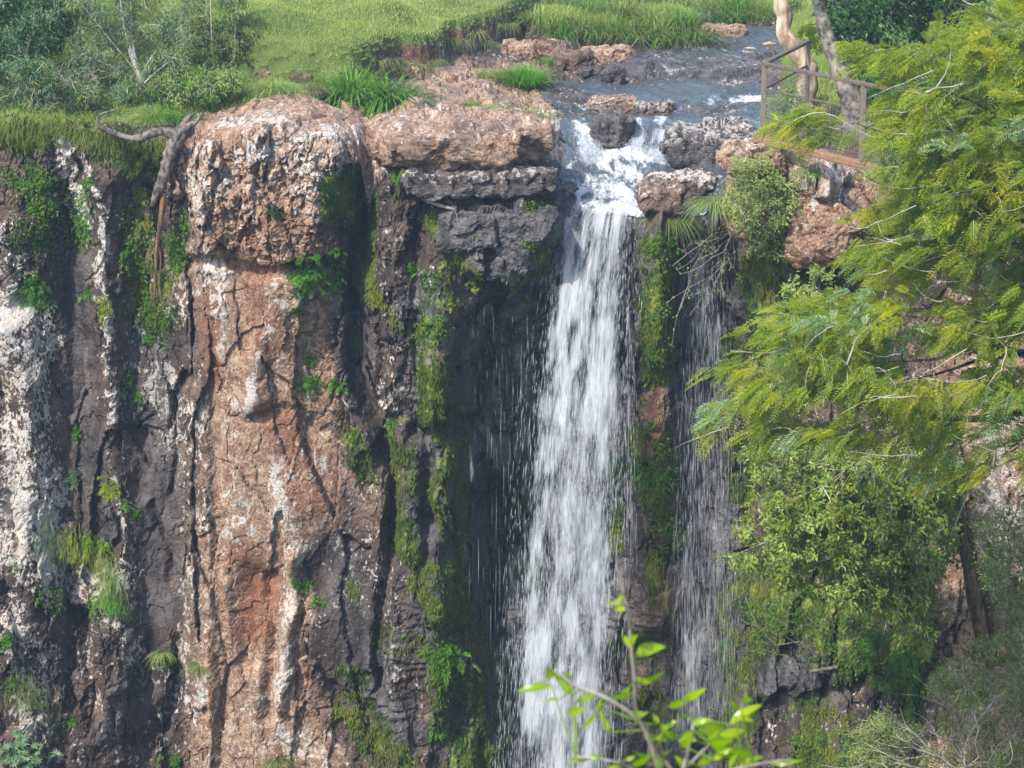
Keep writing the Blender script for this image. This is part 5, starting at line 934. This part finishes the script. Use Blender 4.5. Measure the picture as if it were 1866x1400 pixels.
leafy('dark_leaved_tree', 'dark-leaved tree with mottled grey trunk behind the fence', 'tree', [[(1560, 275, Ym, .24), (1556, 200, Ym, .21), (1540, 150, Ym, .19), (1520, 100, Ym + .1, .16), (1500, 40, Ym + .2, .13), (1488, -30, Ym + .2, .12), (1480, -160, Ym + .3, .09)]], [[(1520, 100, Ym + .1, .06), (1600, 30, Ym + .8, .05), (1680, -20, Ym + 1, .03)], [(1500, 30, Ym + .2, .05), (1560, -30, Ym + .8, .04), (1640, -60, Ym + 1, .02)]],
      np.vstack([anch([(1480, -60), (1500, 20), (1490, 50), (1520, 80), (1540, 110), (1600, 150), (1700, 160), (1780, 120), (1800, -60)], 420, Ym + 1.3, .7, (45, .8), 12), anch([(1380, -300), (1760, -300), (1800, -60), (1440, -60)], 200, Ym + .8, .8)]), ['dark', 'dark', 'fernshade'], 'bark_mottled', None, 30, .12, .42, .10, twm='bark_dark', twig=.02)
leafy('leafy_bush', 'dense green bush behind the fence between the trunks and the feathery tree', 'shrub', [[(1640, 270, 1.5, .04), (1640, 220, 1.6, .03), (1640, 180, 1.7, .02)]], [], anch([(1570, 120), (1700, 110), (1720, 260), (1640, 290), (1580, 240)], 150, 1.8, .5, (50, .6), 13), 'dark', 'bark_dark', None, 26, .11, .42, .08, twm='bark_dark')
leafy('yellow_bush', 'small yellowish bush between the two trunks behind the fence', 'shrub', [[(1478, 90, Yc + 1.5, .02), (1476, 75, Yc + 1.5, .015), (1474, 60, Yc + 1.5, .01)]], [], anch([(1452, 50), (1490, 45), (1500, 85), (1470, 95)], 26, Yc + 1.4, .15, None), 'yfern', 'bark_brown', None, 26, .08, .4, .05)
leafy('leafy_bush', 'light green leafy bush filling the fence corner', 'shrub', [[(1425, 240, .8, .02), (1425, 215, .8, .015), (1428, 190, .8, .01)]], [], anch([(1396, 225), (1400, 175), (1430, 160), (1462, 160), (1458, 235), (1410, 240)], 90, .9, .2, (40, .5), 14), ['pale', 'fern'], 'bark_brown', None, 20, .065, .36, .05)
for i, (px, py) in enumerate([(1500, 240), (1520, 255), (1590, 262), (1485, 225)]):
    tussock(['grass tuft at the foot of the cream trunk', 'grass tuft inside the fence between the two trunks', 'grass tuft right of the mottled trunk', 'low grass tuft between cream trunk and fence beam'][i], px, py, 150, .4, .9, 'olive', .8, .013, .25, GT)
# ---------------- upper left shrubs
def shrub(label, base, poly, n, mats, nl, L, wr, stems, dy=.5, mat='bark_pale', name='wispy_shrub', hang=.5):
    g = on_top(*base); Y = g[1]
    tr = [[(base[0], base[1] + 4, Y, r0)] + [(x, y, Y + oy - .3, r * .55) for x, y, oy, r in s] for r0, s in stems]
    return leafy(name, label, 'shrub', tr[:1], tr[1:], anch(poly, n, Y + .2, dy, (38, .7), int(base[0])), mats, mat, None, nl, L, wr, .06, twig=.012, twm='bark_pale', hang=hang)
shrub('wispy grey-green willow-like shrub with pale bare stems above the stump', (268, 168), [(120, 175), (130, 60), (110, -30), (340, -40), (345, 60), (330, 150), (280, 185), (180, 190)], 680, ['blue', 'olive', 'grass', 'blue'], 28, .105, .18,
      [(.11, [(255, 140, 0, .10), (242, 105, 0, .085), (236, 88, 0, .06)]), (.05, [(240, 95, 0, .05), (228, 55, -.1, .04), (222, 20, -.1, .032), (216, -30, -.1, .024)]), (.05, [(246, 100, 0, .045), (240, 60, .1, .03), (238, -20, .2, .02)]), (.04, [(262, 130, 0, .04), (300, 75, .2, .02), (352, 30, .3, .008)]), (.04, [(255, 140, 0, .035), (190, 60, -.2, .018), (150, 10, -.3, .008)]), (.04, [(265, 150, 0, .03), (310, 110, .1, .015), (345, 70, .2, .007)]), (.03, [(262, 155, 0, .025), (200, 120, -.2, .012), (150, 100, -.3, .006)])])
shrub('dense blue-green shrub at the upper left corner', (40, 150), [(-40, 130), (-40, -40), (130, -40), (135, 40), (110, 90), (60, 130)], 500, ['blue', 'dark', 'dark'], 38, .105, .24, [(.05, [(45, 110, 0, .04), (60, 50, .2, .03), (70, -10, .3, .02)]), (.04, [(40, 120, 0, .03), (20, 40, .2, .02), (0, -20, .3, .01)])])
shrub('thin upright saplings with sparse leaves right of the willow-like shrub', (386, 130), [(330, 140), (330, -40), (440, -40), (440, 60), (425, 120), (380, 150)], 300, ['blue', 'grass', 'olive'], 24, .12, .22,
      [(.025, [(386, 80, 0, .022), (384, 20, 0, .018), (382, -60, 0, .012)]), (.02, [(376, 90, .2, .018), (376, 0, .2, .012)]), (.02, [(425, 110, 0, .016), (428, 60, 0, .014), (432, -20, 0, .010)]), (.02, [(350, 80, 0, .016), (345, 10, 0, .01)])], dy=.35)
shrub('low dark leafy growth at the left edge under the blue-green shrub', (20, 195), [(-40, 200), (-40, 120), (90, 110), (180, 150), (190, 195), (90, 205)], 280, ['blue', 'dark', 'olive'], 30, .10, .26, [(.02, [(25, 180, 0, .015), (30, 165, 0, .01)])], dy=.4)
shrub('low green growth at the foot of the willow-like shrub', (300, 190), [(230, 205), (220, 160), (330, 130), (440, 130), (430, 170), (350, 200), (300, 215)], 260, ['grass', 'fern', 'olive', 'blue'], 24, .11, .28, [(.02, [(305, 180, 0, .015), (310, 165, 0, .01)])], dy=.3)
bare_twigs('tangle of dead grey branches under the blue-green shrub', (130, 150), [(20, 120), (60, 180), (70, 130), (180, 140), (30, 165), (100, 190), (175, 175), (10, 150), (60, 150)], float(on_top(110, 185)[1]) - .5, r=.011, sub=8, mat='bark_grey')
# ---------------- dead stump and root at the rim
def stump():
    Ys = float(on_face(318, 262)[1]) - .18
    c = atY(316, 300, Ys); root = empty('dead_stump', c, 'gnarled grey dead stump with one horizontal limb hanging over the rim', 'stump')
    f = lambda pts: [(x, y, Ys + oy, r * .84) for x, y, oy, r in pts]
    V, Fq = tubes([pix_poly(f([(345, 232, .25, .15), (330, 245, .08, .15), (318, 262, 0, .145), (309, 282, -.04, .13), (303, 308, -.06, .125), (295, 334, -.06, .12), (285, 354, -.06, .09), (277, 376, -.04, .045)]), 6, .35)], 14); new_mesh('trunk', V - c, Fq, M['driftwood'], None, True, root)
    V, Fq = tubes([pix_poly(f([(322, 250, 0, .13), (300, 240, -.05, .10), (278, 243, -.08, .095), (258, 252, -.1, .085), (238, 252, -.1, .075), (214, 245, -.1, .065), (196, 238, -.1, .055), (183, 232, -.12, .05), (178, 222, -.14, .042), (182, 210, -.14, .03), (200, 203, -.1, .018), (217, 197, -.08, .008)]), 5, .35)], 12); new_mesh('limb', V - c, Fq, M['driftwood'], None, True, root)
    for q_ in ([(258, 250, -.1, .03), (256, 240, -.12, .02), (260, 234, -.12, .01)], [(330, 235, .1, .07), (340, 218, .2, .06), (352, 208, .3, .03)]):
        V, Fq = tubes([pix_poly(f(q_), 5, .3)], 8); new_mesh('broken_branch', V - c, Fq, M['driftwood'], None, True, root)
    V, Fq = tubes([pix_poly(f([(324, 252, 0, .10), (336, 236, .05, .075), (350, 227, .1, .06), (360, 220, .12, .04), (368, 204, .14, .014)]), 5, .35)], 10); new_mesh('limb', V - c, Fq, M['driftwood'], None, True, root)
    V, Fq = tubes([pix_poly(f([(298, 350, -.02, .075), (296, 376, 0, .062), (293, 405, .05, .055), (289, 432, .12, .05), (285, 458, .2, .042), (284, 490, .26, .03), (282, 530, .34, .02), (279, 560, .4, .01)]), 5, .3), pix_poly(f([(287, 440, .14, .025), (293, 470, .24, .022), (291, 520, .34, .016), (296, 560, .4, .008)]), 5)], 9); new_mesh('hanging_root', V - c, Fq, M['bark_brown'], None, True, root)
stump()
# ---------------- sticks
def stick(label, pts, mat='stick', group='loose sticks lying on the rock ledge', name='stick'):
    V, Fq = tubes([pix_poly(pts, 3, .15)], 7); o = new_mesh(name, V, Fq, M[mat], None, True, None, V.mean(0)); tag(o, label, 'stick', group)
ys = float(on_face(800, 372)[1])
stick('thick stick lying level along the edge of the wet ledge', [(768, 362, ys - .15, .032), (800, 374, ys - .2, .034), (828, 382, ys - .2, .028)])
stick('dark thin stick propped behind the left end of the level stick', [(788, 364, ys - .12, .018), (805, 346, ys + .05, .018), (820, 330, ys + .2, .012)])
stick('pale thin stick leaning away from the right end of the level stick', [(824, 378, ys - .15, .02), (840, 360, ys, .02), (857, 344, ys + .15, .014)])
g = on_top(1368, 88); stick('broken orange-brown branch stranded in the shallows', [(1352, 90, g[1] - .2, .02), (1368, 88, g[1] - .2, .03), (1382, 92, g[1] - .2, .015)], 'bark_cream', 'driftwood stranded in the shallows', 'driftwood')
stick('short pale log stranded beside the pool', [(1390, 82, g[1], .04), (1402, 80, g[1], .05), (1415, 81, g[1], .03)], 'bark_cream', 'driftwood stranded in the shallows', 'driftwood')
stick('pale dead stick on the slope low between fall and scrub', [(1470, 1225, -.8, .03), (1530, 1215, -.8, .035), (1570, 1205, -.8, .02)], 'driftwood')
# ------------------------------------------------------------------ fence on the platform
def plain(name, c, rough=.8, c2=None, sc=20, metal=0.):
    m = NT(name); p = m.pos(); n = m.noise(p, sc, 6, .65); col = m.mix(m.step(n, .35, .65), c, c2 or tuple(x * .6 for x in c)); return m.done(m.bsdf(col, rough, .4, m.bump(n, .4, .01), Metallic=metal))
M['rail'] = plain('weathered_rail', (.15, .11, .085), .75, (.07, .055, .048)); M['post'] = plain('mossy_post', (.11, .115, .095), .8, (.20, .15, .10)); M['beam'] = plain('red_earth_beam', (.27, .155, .10), .9, (.17, .10, .07)); M['wire'] = plain('grey_wire', (.25, .26, .25), .5, metal=.5)
def bar(a, b, w, h, name, mat, root):
    a = np.asarray(a, float); b = np.asarray(b, float); d = unit(b - a); s = unit(np.cross(d, (0, 0, 1.))) if abs(d[2]) < .9 else np.array([1., 0, 0]); u_ = np.cross(s, d)
    bm = bmesh.new(); vs = [bm.verts.new(p + s * x * w / 2 + u_ * y * h / 2 - np.array(root.location)) for p in (a, b) for x, y in ((-1, -1), (1, -1), (1, 1), (-1, 1))]
    for f_ in ((0, 1, 2, 3), (7, 6, 5, 4), (0, 4, 5, 1), (1, 5, 6, 2), (2, 6, 7, 3), (3, 7, 4, 0)): bm.faces.new([vs[i] for i in f_])
    bmesh.ops.recalc_face_normals(bm, faces=bm.faces); bmesh.ops.bevel(bm, geom=bm.edges[:], offset=min(w, h) * .12, segments=1, affect='EDGES')
    me = bpy.data.meshes.new(name); bm.to_mesh(me); bm.free(); me.materials.append(M[mat]); o = bpy.data.objects.new(name, me); COL.objects.link(o); o.parent = root; return o
c0_ = atY(1390, 250, -.35); z0 = c0_[2]
e0 = atZ(1570, 294, z0); e1 = c0_ + (e0 - c0_) * 2.1; k0 = np.array([c0_[0] + 1.0, c0_[1] + 2.5, z0 + .05]); zz = np.array([0, 0, 1.])
fr = empty('lookout_fence', c0_, 'weathered lookout fence with wooden rails, wire mesh and a base beam at the stream edge', 'fence')
Hh = 1.19
for p in (c0_, c0_ + (e0 - c0_) * .95 * 1.05, e1, k0): bar(p, p + zz * Hh, .085, .085, 'post', 'post', fr)
bar(c0_ + zz * (Hh + .03) - (e1 - c0_) * .01, e1 + zz * (Hh + .03), .085, .055, 'top_rail', 'rail', fr); bar(c0_ + zz * (Hh + .035) + unit(k0 - c0_) * .07, k0 + zz * (Hh + .03), .085, .055, 'top_rail', 'rail', fr)
bar(c0_ + zz * .80, e1 + zz * .80, .03, .035, 'mid_rail', 'rail', fr); bar(c0_ + zz * .80 + unit(k0 - c0_) * .05, k0 + zz * .80, .03, .035, 'mid_rail', 'rail', fr)
bar(c0_ - zz * .05 + (e1 - c0_) * .02, e1 - zz * .05, .16, .11, 'base_beam', 'beam', fr); bar(c0_ - zz * .10 - np.array([.07, 0, 0]), c0_ + zz * .10 - np.array([.07, 0, 0]), .17, .17, 'foot_block', 'beam', fr)
def wire(a, b, name):
    a = np.asarray(a); b = np.asarray(b); L = np.linalg.norm(b - a); pl = []
    for i in range(int(L / .075) + 1): p = a + (b - a) * i * .075 / L; pl.append((np.array([p + zz * .03, p + zz * .80]), np.array([.0028, .0028])))
    for j in range(11): pl.append((np.array([a + zz * (.05 + j * .073), b + zz * (.05 + j * .073)]), np.array([.0028, .0028])))
    V, Fq = tubes(pl, 4); new_mesh(name, V - np.array(fr.location), Fq, M['wire'], None, True, fr)
wire(c0_, e1, 'wire_mesh'); wire(c0_ + unit(k0 - c0_) * .05, k0, 'wire_mesh')
# ------------------------------------------------------------------ near sprig on the lookout side, gorge floor
def sprig():
    Y0 = -37.2
    st = [[(1215, 1750, 0.0077), (1210, 1480, 0.0060), (1190, 1370, 0.0055), (1160, 1310, 0.0044), (1100, 1270, 0.0039), (1050, 1250, 0.0033), (1010, 1222, 0.0022)], [(1175, 1340, 0.0039), (1158, 1285, 0.0036), (1156, 1240, 0.0033), (1150, 1180, 0.0033), (1146, 1130, 0.0028), (1136, 1080, 0.0025), (1128, 1040, 0.0022)],
          [(1225, 1560, 0.0066), (1240, 1430, 0.0050), (1262, 1330, 0.0039), (1262, 1290, 0.0033), (1256, 1255, 0.0028), (1236, 1220, 0.0017)], [(1250, 1400, 0.0039), (1290, 1360, 0.0033), (1330, 1325, 0.0028), (1352, 1290, 0.0022), (1360, 1262, 0.0011)], [(1225, 1500, 0.0050), (1300, 1420, 0.0033), (1370, 1395, 0.0022), (1440, 1385, 0.0017)], [(1210, 1460, 0.0044), (1150, 1400, 0.0033), (1100, 1385, 0.0022), (1050, 1380, 0.0017)], [(1240, 1430, 0.0039), (1190, 1350, 0.0028), (1180, 1320, 0.0022)]]
    pl = []
    for i, s in enumerate(st): pl.append(pix_poly([(x, y, Y0 + (i % 4 - 1.5) * .06, r) for x, y, r in s], 5))
    loc = pl[0][0][0]; root = empty('young_shrub', loc, 'bright yellow-green leafy sprig close in front of the waterfall foot', 'shrub')
    for p in pl:
        V, Fq = tubes([p], 8); new_mesh('stem', V - loc, Fq, M['bark_grey'], None, True, root)
    # leaves given by base pixel, tip pixel and a width ratio
    LV = [(1005, 1250, 938, 1262, .30), (1042, 1268, 1008, 1222, .34), (1012, 1232, 996, 1212, .3), (1020, 1275, 985, 1282, .3), (1048, 1280, 1090, 1262, .3), (1065, 1290, 1030, 1300, .34), (1085, 1300, 1055, 1328, .34), (1095, 1290, 1108, 1330, .3), (1040, 1240, 1022, 1222, .4), (1098, 1290, 1092, 1282, .5), (1110, 1335, 1105, 1310, .4), (1150, 1180, 1136, 1158, .5), (1152, 1182, 1162, 1156, .55), (1160, 1190, 1217, 1178, .42), (1158, 1242, 1216, 1220, .3), (1160, 1235, 1190, 1245, .45), (1150, 1262, 1108, 1270, .42), (1146, 1255, 1128, 1262, .5), (1152, 1300, 1138, 1310, .5), (1160, 1295, 1156, 1325, .5), (1165, 1310, 1176, 1298, .6), (1180, 1330, 1190, 1352, .45), (1128, 1105, 1118, 1098, .6), (1142, 1110, 1120, 1112, .5),
          (1246, 1275, 1290, 1252, .34), (1250, 1278, 1218, 1288, .34), (1258, 1302, 1235, 1312, .4), (1262, 1320, 1300, 1310, .45), (1270, 1330, 1330, 1335, .4), (1262, 1335, 1240, 1345, .45), (1292, 1355, 1340, 1345, .4), (1330, 1320, 1393, 1282, .32), (1340, 1305, 1376, 1316, .34), (1345, 1290, 1330, 1275, .5), (1350, 1285, 1362, 1260, .4), (1352, 1278, 1372, 1272, .5), (1310, 1340, 1360, 1330, .4), (1290, 1350, 1310, 1330, .5), (1300, 1365, 1378, 1372, .36), (1270, 1350, 1232, 1352, .4), (1240, 1360, 1262, 1340, .5), (1230, 1345, 1206, 1330, .5), (1215, 1350, 1190, 1340, .5), (1212, 1330, 1236, 1312, .45), (1200, 1318, 1188, 1300, .5), (1195, 1345, 1205, 1318, .45),
          (1400, 1392, 1470, 1386, .2), (1350, 1395, 1395, 1378, .34), (1330, 1400, 1345, 1372, .4), (1300, 1385, 1335, 1362, .4), (1270, 1395, 1300, 1372, .45), (1250, 1400, 1228, 1375, .4), (1150, 1395, 1190, 1372, .4), (1130, 1395, 1100, 1400, .3), (1140, 1385, 1160, 1378, .5), (1075, 1383, 1030, 1386, .3), (1095, 1385, 1075, 1372, .4), (1200, 1390, 1225, 1365, .4), (1180, 1375, 1150, 1365, .4), (1205, 1400, 1180, 1395, .4)]
    a = np.array(LV, float); n = len(a); Y = Y0 + rng.normal(size=n) * .07
    b = atY(a[:, 0], a[:, 1], Y); t_ = atY(a[:, 2], a[:, 3], Y + rng.normal(size=n) * .03); d = t_ - b; L = np.linalg.norm(d, axis=1) * .95; d = unit(d)
    view = unit(CAM - b); s = unit(np.cross(d, view + rng.normal(size=(n, 3)) * .35)); nn = np.cross(s, d); W_ = L * a[:, 4] * .82
    K = 9; t = np.linspace(0, 1, K); prof = np.sin(np.pi * t ** .8) ** .8; prof[0] = .03; prof[-1] = 0
    cen = b[:, None] + d[:, None] * (L[:, None] * t)[..., None] + nn[:, None] * ((L * .10)[:, None] * (t - t * t) * 4)[..., None]
    wv = (W_[:, None] * prof)[..., None]; rim1 = cen + s[:, None] * wv * .5 + nn[:, None] * wv * .14; rim2 = cen - s[:, None] * wv * .5 + nn[:, None] * wv * .14
    V = np.stack([rim1, cen, rim2], 2).reshape(-1, 3); base = (np.arange(n) * K * 3)[:, None] + (np.arange(K - 1) * 3)[None]
    Fq = np.concatenate([np.stack([base, base + 1, base + 4, base + 3], -1).reshape(-1, 4), np.stack([base + 1, base + 2, base + 5, base + 4], -1).reshape(-1, 4)])
    r = np.repeat(rng.random(n) * .75, K * 3); r = np.clip(r + np.tile(np.array([0, .45, 0]), n * K) + .12 * fbm(V * 40, 2, 600), 0, 1)
    for j in range(n):
        sel = slice(j * K * 3, (j + 1) * K * 3); q = (np.arange((K - 1))[:, None] * 3); fq = np.vstack([np.hstack([q, q + 1, q + 4, q + 3]), np.hstack([q + 1, q + 2, q + 5, q + 4])])
        new_mesh('leaf', V[sel] - loc, fq, M['sprig'], {'rnd': r[sel]}, True, root)
    pet = []
    allp = np.vstack([p[0] for p in pl])
    for j in range(n):
        k = int(np.linalg.norm(allp - b[j], axis=1).argmin())
        if np.linalg.norm(allp[k] - b[j]) > .003: pet.append((np.linspace(allp[k], b[j], 3), np.array([.002, .0016, .0014])))
    V, Fq = tubes(pet, 5); new_mesh('leaf_stalks', V - loc, Fq, M['sprig'], {'rnd': np.full(len(V), .4)}, True, root)
sprig()
def hill(name, xr, yr, hf, nx, ny, label):
    gx, gy = np.meshgrid(np.linspace(*xr, nx), np.linspace(*yr, ny)); p = np.stack([gx, gy, hf(gx, gy)], -1).reshape(-1, 3); i = np.arange(nx * ny).reshape(ny, nx)
    p[:, 2] += fbm(p * .7, 4, 500) * .15
    tag(new_mesh(name, p, np.stack([i[:-1, :-1], i[:-1, 1:], i[1:, 1:], i[1:, :-1]], -1).reshape(-1, 4), M['soil'], {'turf': np.full(len(p), .9)}), label, 'ground', None, 'structure')
hill('lookout_slope', (-30, 30), (-60, -20), lambda x, y: np.where(y < -38.2, 5.15, 5.15 - (y + 38.2) * 2.2), 90, 110, 'grassy slope of the viewpoint below the camera')
hill('gorge_floor', (-160, 160), (-160, 6), lambda x, y: -33 + np.abs(x) * .05 + 0 * y, 80, 80, 'green floor of the gorge far below the waterfall')
# ------------------------------------------------------------------ light
SUN_EL, SUN_AZ = R(46), R(-36)      # azimuth measured from behind the camera towards its left
w = bpy.data.worlds.new('World'); SC.world = w; w.use_nodes = True
nt = w.node_tree; bg = nt.nodes['Background']; sky = nt.nodes.new('ShaderNodeTexSky'); sky.sky_type = 'NISHITA'; sky.sun_disc = False
sd = np.array([math.sin(SUN_AZ) * math.cos(SUN_EL), -math.cos(SUN_AZ) * math.cos(SUN_EL), math.sin(SUN_EL)])   # towards the sun
sky.sun_elevation = SUN_EL; sky.sun_rotation = math.atan2(sd[0], sd[1]); sky.air_density = 1.0; sky.dust_density = 1.5
nt.links.new(sky.outputs[0], bg.inputs[0]); bg.inputs[1].default_value = .15
ld = bpy.data.lights.new('sun', 'SUN'); ld.energy = 2.8; ld.angle = R(.9); ld.color = (1, .93, .83)
lo = bpy.data.objects.new('sun', ld); COL.objects.link(lo)
from mathutils import Vector
lo.rotation_euler = Vector(sd).to_track_quat('Z', 'Y').to_euler()
SC.view_settings.view_transform = 'Standard'; SC.view_settings.look = 'None'; SC.view_settings.exposure = 1.24
# haze added to lift and blue the shadows: one even volume round everything
zt_ = max((o.matrix_world @ Vector(c)).z for o in SC.objects if o.type == 'MESH' for c in o.bound_box); zl_ = min((o.matrix_world @ Vector(c)).z for o in SC.objects if o.type == 'MESH' for c in o.bound_box)
hb = bmesh.new(); bmesh.ops.create_cube(hb, size=1); me = bpy.data.meshes.new('haze'); hb.to_mesh(me); hb.free(); hz = bpy.data.objects.new('haze', me); COL.objects.link(hz)
y1_ = float(P[:, 1].max()) + 3; hz.location = (0, (y1_ - 170) / 2, (zt_ + 1 + zl_ - 1) / 2); hz.scale = (340, y1_ + 170, zt_ - zl_ + 2)
hm = bpy.data.materials.new('haze'); hm.use_nodes = True; hm.node_tree.nodes.clear(); ho = hm.node_tree.nodes.new('ShaderNodeOutputMaterial'); hv = hm.node_tree.nodes.new('ShaderNodeVolumePrincipled')
hv.inputs['Color'].default_value = (.60, .78, 1, 1); hv.inputs['Density'].default_value = .0010; hv.inputs['Anisotropy'].default_value = .2; hm.node_tree.links.new(hv.outputs[0], ho.inputs['Volume']); me.materials.append(hm)
tag(hz, 'thin bluish haze added to lift the shadows of the gorge', 'haze', None, 'stuff')
SC.render.engine = 'CYCLES'
cy = SC.cycles; cy.use_denoising = True; cy.max_bounces = 7; cy.transparent_max_bounces = 24; cy.diffuse_bounces = 3; cy.glossy_bounces = 2; cy.transmission_bounces = 4
cy.caustics_reflective = False; cy.caustics_refractive = False; cy.sample_clamp_indirect = 4; cy.volume_bounces = 0
